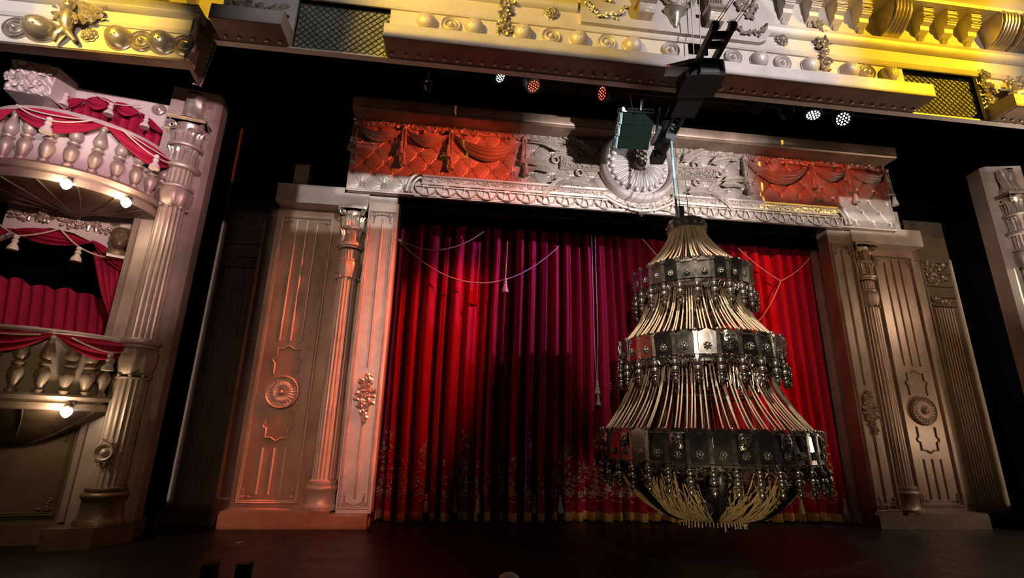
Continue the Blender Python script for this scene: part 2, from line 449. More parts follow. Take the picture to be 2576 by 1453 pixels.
mb.build('corbel', GILT, plq, 35, (fx(3.87), -.10, 0))
mb = MB()                                                             # wreath above the corbel
for i in range(60):
    a = PI + i / 59 * PI; r = random.Random(i)
    p = (.36 * math.cos(a), -.03, 2.15 + .42 * math.sin(a))
    mb.leaf(p, (-math.sin(a) + r.uniform(-.6, .6), -.12, math.cos(a) + r.uniform(-.6, .6)), (0, -1, 0), .11, .036, .15)
mb.tube([(.27 * math.cos(PI + i / 20 * PI), -.03, 2.15 + .30 * math.sin(PI + i / 20 * PI)) for i in range(21)], .018, 6)
mb.build('wreath', GILT, plq, 35, (fx(3.95), -.10, 0))
for sx, x in ((1, 2.52), (-1, 5.38)):
    mb = MB()
    for i in range(46):
        r = random.Random(i + 99); t = i / 45; a = PI + t * PI
        p = (.34 * math.cos(a) + r.uniform(-.04, .04), -.03, 1.58 + .24 * math.sin(a) + r.uniform(-.04, .04))
        if i % 2: mb.leaf(p, (r.uniform(-1, 1), -.12, r.uniform(-1, 1)), (0, -1, 0), .08, .03, .12)
        else: mb.sphere(p, .026, seg=7, rings=5)
    mb.build('flower_swag', GILT, plq, 35, (fx(x), -.10, 0))
    mb = MB(); clump(mb, -.20, .20, 1.86, 2.1, -.02, 30, .13, 8); clump(mb, -.06, .06, 1.72, 1.9, -.02, 12, .11, 9)
    mb.build('flower_spray', GILT, plq, 35, (fx(x), -.10, 0))
mb = MB(); mb.box(-.18, .18, -.04, .0, .0, .22)
mb.build('cable_hatch', BLACK, fr, 0, (fx(4.34), 0, .80))
# seated figure's foot on the crown cornice
mb = MB()
mb.tube([(0, .1, .9), (0, .02, .5), (0, -.02, .12), (0, -.06, .05)], [.12, .10, .07, .06], 10)
mb.tube([(0, .02, .05), (.10, -.12, .045), (.22, -.24, .03)], [.06, .055, .045], 10)
for k in range(5): mb.tube([(.18 + .02 * k, -.26 + .02 * k, .03), (.25 + .022 * k, -.31 + .03 * k, .02)], .016 - .001 * k, 6)
o = mb.build('statue_foot', GILT, fr, 60, (fx(12.25), -.30, 2.70))

def cornice(name, label, x0, x1, yb, zt, n, seedx):
    """projecting beam: fascia, studded underside"""
    t = thing(name, label, 'cornice', ((x0 + x1) / 2, YF, 7.84))
    h = (x1 - x0) / 2
    mb = MB()
    mb.run([(0, 0), (-.48, 0), (-.48, .275), (-.43, .30), (-.0, .33)], -h, h)
    mb.build('beam', PALE, t, 20)
    mb = MB(); mb.run([(-.49, -.0), (-.488, -.012), (-.46, -.012), (-.46, 0)], -h, h)
    mb.build('edge_bead', BRONZE, t, 20)
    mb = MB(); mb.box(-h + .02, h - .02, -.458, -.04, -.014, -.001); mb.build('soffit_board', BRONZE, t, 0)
    if n:
        mb = MB(); mb.sphere((0, 0, 0), .034, 1, 1, .8, 12, 6); st = None
        for i in range(n):
            x = -h + .12 + (2 * h - .24) * i / (n - 1)
            if st is None: st = mb.build('soffit_stud', GILT, t, 60); o = st
            else: o = put(st, t)
            o.location = (x, -.13, -.03)
    return t
cornice('cornice_beam', 'long pale projecting beam with a studded underside below the frieze domes', -1.41, 8.70, 6.8, 8.12, 46, 0)
cornice('cornice_block', 'short grey box-shaped ledge left of the dark mesh panel at the top', -4.10, -3.0, 6.8, 8.12, 5, 1)
cornice('cornice_block', 'short pale ledge with carving on it in the top right corner', 10.42, 12.9, 6.8, 8.12, 12, 2)
cr = tag(MB().build('carved_foliage', GILT, None), 'heap of pale carved foliage on the short ledge in the top right corner', 'carving')
mb = MB(); mb.grid(lambda u, v: (10.75 + 1.6 * u, 7.2 - .26 * math.sin(PI * v) * (.6 + .4 * math.sin(PI * u)), 8.16 + .62 * v * (.6 + .4 * math.sin(PI * u))), 20, 10)
clump(mb, 10.7, 12.2, 8.2, 8.75, 7.05, 260, .11, 5)
clump(mb, 10.42, 10.62, 8.1, 9.0, 7.24, 90, .09, 6)
bpy.data.objects.remove(cr)
cr = tag(mb.build('carved_foliage', GILT, None, 40), 'heap of pale carved foliage on the short ledge in the top right corner', 'carving')
mb = MB(); clump(mb, -3.9, -3.1, 8.15, 8.5, 7.1, 60, .16, 15)
for x in (-3.55, -3.2): mb.sphere((x, 7.12, 8.27), .13, seg=14, rings=8)
tag(mb.build('carved_fruit', GILT, None, 40), 'pale carved fruit and leaves on the short ledge left of the mesh panel', 'carving')

def grille(label, x0, x1):
    t = thing('mesh_grille', label, 'grille', ((x0 + x1) / 2, YF + .05, 7.86))
    w = x1 - x0; H = 1.04
    mb = MB(); mb.box(-w / 2, w / 2, .06, .10, 0, H); mb.build('gauze_backing', GRILLEBACK, t, 0)
    mb = MB(); st = .125
    n = int((w + H) / st)
    for d in (1, -1):
        for i in range(n + 1):
            a = -w / 2 - H + i * st if d == 1 else -w / 2 + i * st
            p = [(a, 0), (a + d * H, H)]
            q = []
            lo, hi = -w / 2, w / 2
            (xa, za), (xb, zb) = p
            t0, t1 = 0., 1.
            for bound, sg in ((lo, 1), (hi, -1)):
                fa, fb = sg * (xa - bound), sg * (xb - bound)
                if fa < 0 and fb < 0: t1 = -1; break
                if fa < 0: t0 = max(t0, fa / (fa - fb))
                if fb < 0: t1 = min(t1, fa / (fa - fb))
            if t1 <= t0: continue
            mb.tube([(lerp(xa, xb, t0), .05, H * t0), (lerp(xa, xb, t1), .05, H * t1)], .008, 4, caps=False)
    mb.build('wire_mesh', BRASSWIRE, t, 0)
grille('dark diamond-mesh grille left of the long beam in the frieze', -3.0, -1.42)
grille('yellow-lit diamond-mesh grille right of the long beam in the frieze', 8.68, 10.36)

# ------------------------------------------------------------------ canopy over the left box (nearest, top left)
cb = thing('box_canopy', 'gilt plaster canopy front with domes and a cherub above the left opera box', 'canopy', (-4.42, 7.1, 7.25))
mb = MB()
mb.box(-5.2, 0, 0, .20, 0, .92)
mb.build('front_panel', FRIEZE, cb, 0)
mb = MB(); mb.run([(.0, .76), (-.08, .77), (-.12, .80), (-.10, .83), (-.14, .845), (-.18, .88), (-.17, .925), (.2, .925), (.2, .76)], -5.2, .06); mb.build('top_moulding', FRIEZE, cb)
mb = MB(); mb.run([(0, .46), (-.025, .465), (-.04, .49), (-.02, .51), (-.035, .53), (0, .55)], -5.2, -.02); mb.build('middle_moulding', FRIEZE, cb)
mb = MB(); mb.vrun([(-.03, -.02), (.01, -.02), (.012, .2), (-.03, .2)], -.01, .92); mb.build('corner_bead', PALE, cb, 0)
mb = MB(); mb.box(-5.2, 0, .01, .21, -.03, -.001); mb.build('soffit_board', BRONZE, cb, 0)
first = None
for x in (-1.05, -.42):
    o = dome_boss(.19, .19).build('dome_boss', GILT, cb, 50, (x, 0, .24)) if first is None else put(first, cb, (x, 0, .24))
    first = first or o
put(first, cb, (-2.16, 0, .24), None, (1.25, 1.25, 1)); 
rb = ring_boss(.185).build('ring_boss', GILT, cb, 50, (-.73, 0, .24)); put(rb, cb, (-.10, 0, .24)); put(rb, cb, (-2.53, 0, .24))
mb = MB()                                                             # cherub: continuous little torso with head and raised arms
S = []
mb.tube([(0, -.06, -.02), (0, -.12, .12), (.02, -.14, .26), (.01, -.14, .34)], [.05, .085, .095, .05], 12)
mb.sphere((.01, -.18, .42), .082, 1, 1, 1.1, 14, 10)
mb.tube([(.07, -.13, .30), (.14, -.17, .20), (.20, -.20, .12)], [.038, .032, .024], 8)
mb.tube([(-.07, -.13, .30), (-.13, -.16, .22), (-.10, -.2, .10)], [.038, .032, .024], 8)
mb.tube([(-.02, -.1, .02), (-.08, -.12, -.10), (-.12, -.08, -.20)], [.06, .05, .03], 8)
mb.tube([(.03, -.1, .02), (.10, -.14, -.08), (.18, -.10, -.16)], [.06, .05, .03], 8)
mb.sphere((-.03, -.255, .43), .012, seg=6, rings=4); mb.sphere((.05, -.255, .43), .012, seg=6, rings=4); mb.sphere((.01, -.265, .405), .016, seg=6, rings=4)
ch = mb.build('cherub', GILT, cb, 60, (-1.78, 0, .22))
mb = MB(); clump(mb, -.22, .34, .3, .58, -.06, 70, .15, 21); mb.build('vine_leaves', GILT, cb, 40, (-1.72, 0, .22))
for x, z, r in ((-1.95, .30, .085), (-1.50, .26, .13)):
    rosette_mesh(r, .08, 7).build('flower', GILT, cb, 50, (x, -.01, z))
mb = MB()                                                             # angled end bracket with a lace edge
A, B_, D, E_ = (0, 0, .92), (0, 0, 0), (-.10, .63, 0), (.22, .30, .92)
off = Vector((.05, .04, 0))
vs = [Vector(p) for p in (A, B_, D, E_)]; vs = vs + [v - off for v in vs]
mb.add(vs, [(0, 1, 2, 3), (7, 6, 5, 4), (0, 4, 5, 1), (1, 5, 6, 2), (2, 6, 7, 3), (3, 7, 4, 0)])
mb.build('end_bracket', BRONZE, cb, 0, (.0, .0, .0))
mb = MB()
for i in range(12):
    t = i / 11; p = Vector(E_).lerp(Vector(D), t)
    mb.sphere((p.x, p.y, p.z), .028, seg=8, rings=5); mb.leaf(p - Vector((.01, .02, 0)), (-.6, -.5, -.4), (0, -1, 0), .1, .03, .4)
mb.tube([E_, D], .018, 6)
mb.build('lace_edge', DULLMET, cb, 40)
# recessed upper wall beyond the canopy with small brackets
uw = tag(MB().box(-9.5, -4.15, 8.6, 8.8, 9.0, 11.5).build('upper_wall', FRIEZE, None, 0), 'yellow-lit plaster wall beyond the left canopy, with small brackets', 'wall panel')
mb = MB(); mb.run([(-.22, 0), (-.22, -.06), (-.16, -.10), (-.12, -.2), (0, -.26), (0, 0)], -.09, .09); mb.box(-.13, .13, -.25, 0, 0, .05); mb.sphere((0, -.14, -.1), .06, seg=8, rings=6)
for k, x in enumerate((-7.1, -6.57, -6.04, -5.50)):
    o = mb.build('wall_bracket', GILT, uw, 40, (x, 8.6, 9.93)) if k == 0 else put(o, uw, (x, 8.6, 9.93))
# ================================================================== portal header
YH = 9.6
hd = thing('portal_header', 'silver header over the curtain with button-tufted padding, swags and a round medallion', 'stage header', (3.94, YH, 6.42))
HX0, HX1 = -2.37 - 3.94, 10.25 - 3.94
mb = MB(); mb.box(HX0, HX1, .06, .11, 0, 1.72); mb.build('backing_board', PAINT, hd, 0)
TA, TB = .455, .54
bx0, bz0 = -2.12 - 3.94, 6.60 - 6.42
def tuft(x, z):
    a = (x - bx0) / TA; b = (z - bz0) / TB
    u, v = a + b, a - b
    k = (abs(math.sin(PI * u)) * abs(math.sin(PI * v))) ** .16
    su, sv = (u - round(u)) * .9, (v - round(v)) * .9
    gd = min(abs(u - round(u)), abs(v - round(v)))
    rd = math.hypot(su, sv); an = math.atan2(sv, su)
    return .030 + .014 * k * 0 + .018 * abs(math.sin(PI * u) * math.sin(PI * v)) - .020 * math.exp(-(gd / .035) ** 2) + .010 * math.exp(-((gd - .07) / .04) ** 2) - .060 * math.exp(-rd * rd / .014) + .008 * math.cos(8 * an) * math.exp(-((rd - .20) / .12) ** 2)
mb = MB()
mb.grid(lambda u, v: (lerp(HX0 + .03, HX1 - .03, u), .055 - tuft(lerp(HX0, HX1, u), lerp(.05, 1.62, v)), lerp(.05, 1.62, v)), 900, 112)
mb.build('tufted_padding', PAINT, hd, 60)
mb = MB()
for j in range(0, 7):
    for i in range(0, 29):
        x = bx0 + TA * (i + .5 * (j % 2)); z = bz0 + TB / 2 * j
        if x < HX1 - .05 and z < 1.6: mb.sphere((x, .062, z), .024, 1, .6, 1, 8, 5)
o = mb.build('upholstery_buttons', DULLMET, hd, 60); o['kind'] = 'stuff'
mb = MB(); mb.run([(.06, 0), (-.02, 0), (-.03, .025), (-.01, .05), (.06, .055)], HX0, HX1)
mb.vrun([(HX0, .06), (HX0, -.02), (HX0 + .03, -.02), (HX0 + .04, .06)], 0, 1.7); mb.vrun([(HX1, .06), (HX1, -.02), (HX1 - .03, -.02), (HX1 - .04, .06)], 0, 1.7)
mb.build('edge_moulding', PAINT, hd)
mb = MB(); mb.run([(.2, 1.68), (-.40, 1.70), (-.43, 1.73), (-.41, 1.76), (-.43, 1.79), (-.43, 1.97), (-.38, 1.99), (-.3, 2.06), (.2, 2.08)], HX0 + .02, HX1 - .02)
mb.build('top_cornice', PANEL, hd)
mb = MB(); mb.run([(.06, 1.56), (-.02, 1.57), (-.03, 1.70), (.06, 1.70)], HX0, HX1)
clump(mb, HX0 + .05, HX1 - .05, 1.58, 1.70, -.02, 620, .085, 31); mb.build('leaf_frieze', PAINT, hd, 40)
# lower scroll band with fan fringe either side of the medallion dip
LX0, LX1 = -.98 - 3.94, 8.86 - 3.94
band = [(.02, .24), (-.08, .24), (-.10, .28), (-.06, .30), (-.06, .40), (-.10, .42), (-.11, .46), (-.08, .48), (.02, .50)]
mb = MB(); mb.run(band, LX0 + .14, -.78); mb.run(band, .78, LX1 - .14)
for s in (-1, 1):                                                     # dip under the medallion
    pts = [(s * .78, .27), (s * .62, .17), (s * .40, .07), (s * .2, .02), (0, .0)]
    mb.tube([(x, -.07, z) for x, z in pts], .035, 8); mb.tube([(x, -.05, z + .09) for x, z in pts], .02, 8)
mb.build('lower_moulding', PAINT, hd)
mb = MB()
for x in (LX0 + .14, .78): clump(mb, x + .02, x + (LX1 - .14 - .78) - .02, .31, .39, -.065, 330, .06, int(x * 7))
clump(mb, -.6, .6, .06, .14, -.05, 70, .07, 77)
mb.build('scroll_filigree', PAINT, hd, 40)
for s, xe in ((-1, LX0), (1, LX1)):
    mb = MB()
    for rr, w in ((.30, .045), (.20, .03)):
        mb.tube([(xe - s * .14 + s * rr * math.cos(a), -.06, .04 + (rr + .16) * math.sin(a)) for a in [i / 12 * PI / 2 for i in range(13)]], w, 8)
    mb.build('end_scroll', PAINT, hd)
mb = MB(); mb.box(LX0, LX1, 0, .06, -.02, .26); mb.build('fringe_backing', PAINT, hd, 0)
mb = MB()                                                             # one fan of the fringe
mb.tube([(.225 * math.cos(a), -.05, .225 + .225 * math.sin(a)) for a in [PI + i / 14 * PI for i in range(15)]], .016, 6)
mb.tube([(-.035, -.05, .2), (-.085, -.05, .03)], .015, 6); mb.tube([(.035, -.05, .2), (.085, -.05, .03)], .015, 6)
mb.box(-.06, .06, -.085, 0, .175, .225)
mb.tube([(-.225, -.05, .215), (.225, -.05, .215)], .012, 6)
fan = None
for k in range(10):
    for s in (-1, 1):
        x = s * (.80 + .432 * k)
        if fan is None: fan = mb.build('fan_fringe', PAINT, hd, 60); o = fan
        else: o = put(fan, hd)
        o.location = (x, 0, 0)
# medallion
MR = .90
mb = MB(); n = 24
def med(u, v):
    a = 2 * PI * u; r = v
    if r > .80:
        t = (r - .80) / .20
        h = .16 + .10 * math.sin(PI * min(1, t * 1.02)) + (.03 if .42 < t < .6 else 0)
        if v >= .999: h = 0
    elif r > .70:
        h = .10
    else:
        pet = abs(math.cos(n * a / 2))
        edge = .66 + .05 * pet
        d = 1 - min(1, r / edge)
        h = .14 + .10 * math.sin(PI * min(1, r / .7)) + .022 * math.cos(n * a) * min(1, r / .2) + .012 * math.cos(3 * n * a) * min(1, r / .3)
        if r > edge: h = .11
        if r < .17: h = .25 + .04 * math.cos(r / .17 * 5 * PI) * (r > .03)
    return (r * MR * math.cos(a), -h, r * MR * math.sin(a))
mb.grid(med, 384, 50)
md = mb.build('medallion', PALE, hd, 50, (0, .02, 5.86 + 1.66 - 6.42))
mb = MB(); mb.sphere((0, 0, 0), .052, 1, 1, 1.25, 12, 8); pe = None
for k in range(24):
    a = 2 * PI * (k + .5) / 24
    if pe is None: pe = mb.build('pearl', PALE, md, 60); o = pe
    else: o = put(pe, md)
    o.location = (.685 * MR * math.cos(a), -.17, .685 * MR * math.sin(a)); o.rotation_euler = (0, PI / 2 - a, 0)
mb = MB(); mb.sphere((0, -.27, 0), .065, 1, .7, 1, 14, 8)
for k in range(12):
    a = 2 * PI * k / 12; mb.sphere((.105 * math.cos(a), -.27, .105 * math.sin(a)), .022, seg=8, rings=5)
mb.build('hub_flower', PALE, md, 60)
mb = MB(); mb.leaf((0, -.06, .02), (0, -.1, -1), (0, -1, 0), .2, .05, .3); mb.leaf((.02, -.06, .02), (.35, -.1, -1), (0, -1, 0), .14, .04, .3); mb.build('drop_leaf', GILT, hd, 30)
# filigree plaques, rings and palms beside the medallion
for s in (-1, 1):
    a, b = (-1.80, -.86) if s < 0 else (.90, 1.86)
    z0, z1 = .90, 1.21
    mb = MB(); mb.bevbox(a, b, -.06, .02, z0, z1, .02)
    pq = mb.build('filigree_plaque', PAINT, hd, 20)
    mb = MB(); clump(mb, a + .06, b - .06, z0 + .06, z1 - .06, -.07, 260, .05, 41 + s); mb.build('filigree', PAINT, pq, 40)
    mb = MB(); frame_mould(mb, a + .03, b - .03, z0 + .03, z1 - .03, -.06, .04, .03); mb.build('plaque_frame', PAINT, pq)
    mb = MB(); mb.tube([(.075 * math.cos(t), -.05, .075 * math.sin(t)) for t in [i / 16 * 2 * PI for i in range(16)]], .022, 7, closed=True)
    for k, (x, z) in enumerate(((a - .10 if s < 0 else b + .10, z0 + .2), ((a + b) / 2 + s * .02, z1 + .07), ((a + b) / 2 + s * .02, z0 - .07))):
        o = mb.build('ring_ornament', PAINT, hd, 60, (x, 0, z)) if k == 0 else put(o, hd, (x, 0, z))
def palm(L, seed):
    mb = MB(); r = random.Random(seed)
    mb.tube([(L * t, -.05 - .03 * math.sin(PI * t), .05 * L * math.sin(PI * t)) for t in [i / 8 for i in range(9)]], [.012 * (1 - .6 * i / 8) for i in range(9)], 5)
    for k in range(26):
        t = .06 + .92 * k / 25
        for sd in (-1, 1):
            l = L * .24 * (1 - .55 * t) * r.uniform(.8, 1.15)
            mb.leaf((L * t, -.06 - .03 * math.sin(PI * t), .05 * L * math.sin(PI * t)), (1, -.25, sd * .85), (0, -1, 0), l, l * .13, .3)
    return mb
pm = palm(.72, 1).build('palm_frond', PAINT, hd, 30)
first = True
for s in (-1, 1):
    for (x, z, ang, sc_) in ((1.05, 1.30, .55, 1), (1.75, 1.34, .22, 1), (2.0, .92, .02, 1), (1.65, .66, -.75, 1.0), (1.10, .55, -.12, 1.05), (1.95, .80, -.05, .8)):
        o = pm if first else put(pm, hd); first = False
        o.location = (s * x, -.01, z); o.rotation_euler = (0, -ang if s > 0 else PI + ang, 0); o.scale = (sc_, 1, sc_ if s > 0 else -sc_)
# swags
def swag(x0, z0, x1, z1, top, bot, n, depth, y=-.03):
    mb = MB()
    def f(u, v):
        sg = lerp(top, bot, v)
        e = math.sin(PI * u) ** .8
        x = lerp(x0, x1, u); z = lerp(z0, z1, u) - 4 * sg * u * (1 - u) - .03 * v * (1 - e)
        fold = .5 + .5 * math.cos(v * n * 2 * PI + 1.2 * math.sin(u * 5))
        yy = y - depth * e * (.35 + .65 * math.sin(PI * min(1, v * .9 + .1))) - depth * .42 * e * fold
        if v >= .999: yy = y
        return (x, yy, z)
    mb.grid(f, 36, 40)
    return mb
ht = 1.55
sw = [(-2.30, -1.30, .10, .36), (-1.26, -.31, .12, .40), (-.26, 1.32, .20, .62), (6.58, 8.24, .16, .58), (8.30, 9.18, .10, .38), (9.24, 10.2, .12, .34)]
for a, b, tp, bt in sw:
    swag(a - 3.94, ht, b - 3.94, ht - .02, bt * .52, bt, 4, .15).build('swag', PAINT, hd, 60)
tm = tassel_mesh(.32, .05)
first = None
for x, w in ((-2.31, 1), (-1.28, 1), (-.28, 1), (1.34, .6), (6.55, 1), (8.27, 1), (9.21, 1), (10.22, 1)):
    mb = MB(); X = x - 3.94
    mb.tube([(X - .035, -.10, ht + .02), (X - .045, -.12, ht - .35)], .016, 6); mb.tube([(X + .02, -.10, ht + .02), (X + .03, -.12, ht - .62)], .016, 6)
    mb.sphere((X, -.10, ht), .05, seg=10, rings=6)
    mb.lathe([(.03, 0), (.055, .12), (.05, .25), (.02, .5)], 10, (X, -.06, ht - .5))
    cd = mb.build('hanging_cord', PAINT, hd, 60)
    for dx, dz in ((-.045, -.35), (.03, -.62)):
        if first is None: first = tm.build('tassel', PAINT, cd, 60); o = first
        else: o = put(first, cd)
        o.location = (X + dx, -.12, ht + dz)

# ================================================================== portal legs (mirrored about the centre line)
def portal(s):
    side = 'left' if s < 0 else 'right'
    lit = 'red-lit' if s < 0 else 'dim bronze'
    def X(d): return s * d
    def loc(d, y): return (CX + s * d, y, 0)
    def bx(mb, d0, d1, y0, y1, z0, z1):
        a, b = sorted((X(d0), X(d1))); mb.box(a, b, y0, y1, z0, z1)
    # plinth
    t = thing('plinth', 'long low plinth under the %s portal pilaster and column' % side, 'plinth', loc(6.2, 9.65))
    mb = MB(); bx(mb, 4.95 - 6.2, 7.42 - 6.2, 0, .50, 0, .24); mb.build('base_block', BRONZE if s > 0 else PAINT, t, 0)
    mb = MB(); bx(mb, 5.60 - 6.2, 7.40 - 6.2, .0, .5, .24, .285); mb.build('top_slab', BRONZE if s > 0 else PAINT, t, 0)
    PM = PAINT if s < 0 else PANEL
    # lintel
    t = thing('lintel_block', 'plain flat lintel block over the %s portal column' % side, 'lintel', loc(6.15, 9.7))
    mb = MB(); bx(mb, 5.53 - 6.15, 7.38 - 6.15, 0, .55, 6.12, 6.53); bx(mb, 4.95 - 6.15, 5.53 - 6.15, .06, .55, 6.235, 6.53); mb.build('block', PAINT, t, 0)
    mb = MB(); bx(mb, 6.9 - 6.15, 7.2 - 6.15, .3, .5, 6.53, 7.15); mb.build('post', PAINT, t, 0)
    # narrow pilaster
    t = thing('narrow_pilaster', '%s narrow pilaster with a single reed and corner scrolls beside the curtain' % lit, 'pilaster', loc(5.2, 9.7))
    mb = MB(); bx(mb, 4.90 - 5.2, 5.51 - 5.2, 0, .34, .285 if False else .245, 6.235); mb.build('shaft', PM, t, 0)
    a, b = sorted((X(4.96 - 5.2), X(5.46 - 5.2)))
    mb = MB(); frame_mould(mb, a, b, .34, 6.03, 0, .05, .035); mb.build('frame_moulding', PM, t, 50)
    for z0, z1 in ((.48, 1.78), (2.80, 5.90)):
        mb = MB(); mb.vrun([(.022 * math.cos(q), -.028 * math.sin(q)) for q in [i / 6 * PI for i in range(7)]], z0, z1); mb.build('reed', PM, t, 60)
    mb = MB(); r = random.Random(4)
    clump(mb, -.10, .10, 2.05, 2.65, -.01, 70, .11, 51); clump(mb, -.05, .05, 1.84, 2.06, -.01, 22, .09, 52)
    for k in range(4): volute(mb, (.05 * (-1) ** k, -.03, 2.12 + .14 * k), .07, .014, (-1) ** k)
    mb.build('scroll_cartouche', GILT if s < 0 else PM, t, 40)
    for zz, sz in ((.36, 1), (6.0, -1)):
        for xc, sx in ((a + .04, 1), (b - .04, -1)):
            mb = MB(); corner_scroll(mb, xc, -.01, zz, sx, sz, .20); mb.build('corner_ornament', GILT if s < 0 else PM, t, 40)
    # wide panel
    t = thing('wide_panel', '%s wide panel with reeds and a round medallion beside the %s column' % (lit, side), 'wall panel', loc(6.79, 10.05))
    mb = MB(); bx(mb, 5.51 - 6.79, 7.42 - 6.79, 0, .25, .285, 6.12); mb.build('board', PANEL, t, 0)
    mb = MB(); frame_mould(mb, -.5, .5, .39, 5.93, 0, .06, .05); mb.build('frame_moulding', PM, t, 50)
    reed = None
    for z0, z1 in ((3.31, 5.88), (.51, 1.31)):
        for k in (-1, 0, 1):
            mb = MB(); mb.vrun([(.02 * math.cos(q), -.032 * math.sin(q)) for q in [i / 6 * PI for i in range(7)]], z0, z1 - (.1 if k * s < 0 and z1 > 3 else 0))
            mb.build('reed', PM, t, 60, (.205 * k, 0, 0))
    def strap(pts): mb.tube([(x, -.012, z) for x, z in pts], .017, 6)
    for q in (1, -1):                                                # strapwork line around the medallion
        mb = MB(); c = 2.32
        P = lambda z: c + q * (z - c)
        strap([(-.22, P(2.66)), (-.22, P(2.86)), (-.27, P(2.92)), (-.25, P(2.97)), (-.20, P(2.98)), (-.20, P(3.14))])
        strap([(.22, P(2.66)), (.22, P(2.86)), (.27, P(2.92)), (.25, P(2.97)), (.20, P(2.98)), (.20, P(3.14))])
        strap([(-.21, P(3.15)), (-.09, P(3.15)), (-.05, P(3.18)), (0, P(3.21)), (.05, P(3.18)), (.09, P(3.15)), (.21, P(3.15))])
        mb.build('strapwork', PM, t, 60)
    mb = MB()
    def dk(u, v):
        a = 2 * PI * u; r = v
        if r > .84: h = .03 + .06 * math.sin(PI * (r - .84) / .16 * .98 + .05)
        elif r > .70: h = .045
        elif r > .24: h = .05 + .035 * math.sin(PI * (r - .24) / .46) + .012 * math.cos(24 * a) * (r - .2)
        else: h = .06 + .03 * math.cos(r / .24 * 2 * PI)
        return (r * .315 * math.cos(a), -h, r * .315 * math.sin(a))
    mb.grid(dk, 192, 28)
    for k in range(24):
        a = 2 * PI * k / 24; mb.sphere((.243 * math.cos(a), -.055, .243 * math.sin(a)), .018, seg=8, rings=5)
    mb.sphere((0, -.09, 0), .04, seg=10, rings=6)
    mb.build('round_medallion', PM, t, 50, (0, 0, 2.32))
    for sx in (-1, 1):
        for zz, sz in ((.44, 1), (5.88, -1)):
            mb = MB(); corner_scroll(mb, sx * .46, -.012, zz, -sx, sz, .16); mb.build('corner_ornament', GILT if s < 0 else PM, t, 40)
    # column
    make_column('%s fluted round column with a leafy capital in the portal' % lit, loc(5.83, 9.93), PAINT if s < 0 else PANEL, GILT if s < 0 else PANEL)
    # outer dark flats
    t = thing('outer_flat', 'unlit outer flat with a painted relief column on the %s' % side, 'stage flat', loc(8.0, 10.12))
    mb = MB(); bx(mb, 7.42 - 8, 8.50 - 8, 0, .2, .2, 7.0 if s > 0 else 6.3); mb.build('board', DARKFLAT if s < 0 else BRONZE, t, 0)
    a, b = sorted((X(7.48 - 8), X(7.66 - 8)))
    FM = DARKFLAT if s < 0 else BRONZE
    mb = MB(); mb.vrun([(X(7.66 - 8) - .03, 0), (X(7.66 - 8) - .02, -.03), (X(7.66 - 8) + .02, -.03), (X(7.66 - 8) + .03, 0)], .42, 5.95); mb.run([(0, .40), (-.03, .41), (-.03, .44), (0, .45)], a - .02, b + .02); mb.run([(0, 5.92), (-.03, 5.93), (-.03, 5.96), (0, 5.97)], a - .02, b + .02); mb.build('panel_moulding', BRONZE, t, 50)
    mb = MB()
    for k in range(7): mb.vrun([(X(7.80 - 8 + .075 * k) + .026 * math.cos(q), -.026 * math.sin(q)) for q in [i / 5 * PI for i in range(6)]], .4, 4.75)
    for z, w in ((4.8, .32), (5.02, .34), (5.3, .36), (5.62, .36), (5.9, .38)): mb.run([(0, z - .03), (-.06, z - .02), (-.06, z + .02), (0, z + .03)], -w + X(.02), w + X(.02))
    clump(mb, -.26, .26, 5.35, 5.58, -.01, 30, .13, 61); clump(mb, -.26, .26, 5.66, 5.86, -.01, 30, .13, 62); clump(mb, -.22, .22, 4.84, 5.0, -.01, 20, .12, 63)
    mb.build('relief_column', FM, t, 50)
    mb = MB(); mb.vrun([(X(8.48 - 8) - .015, -.03), (X(8.48 - 8) + .02, -.03), (X(8.48 - 8) + .02, .02), (X(8.48 - 8) - .015, .02)], .38, 7.98 if s < 0 else 6.0)
    mb.build('edge_trim', PAINT, t, 0)
    t2 = MB(); bx(t2, 7.42 - 8, 10.0 - 8, 0, .3, 0, .24)
    o = t2.build('baseboard_%s' % side, DARKFLAT, None, 0, loc(8.0, 10.02)); tag(o, 'dark baseboard running along the floor on the %s' % side, 'baseboard', kind='structure')
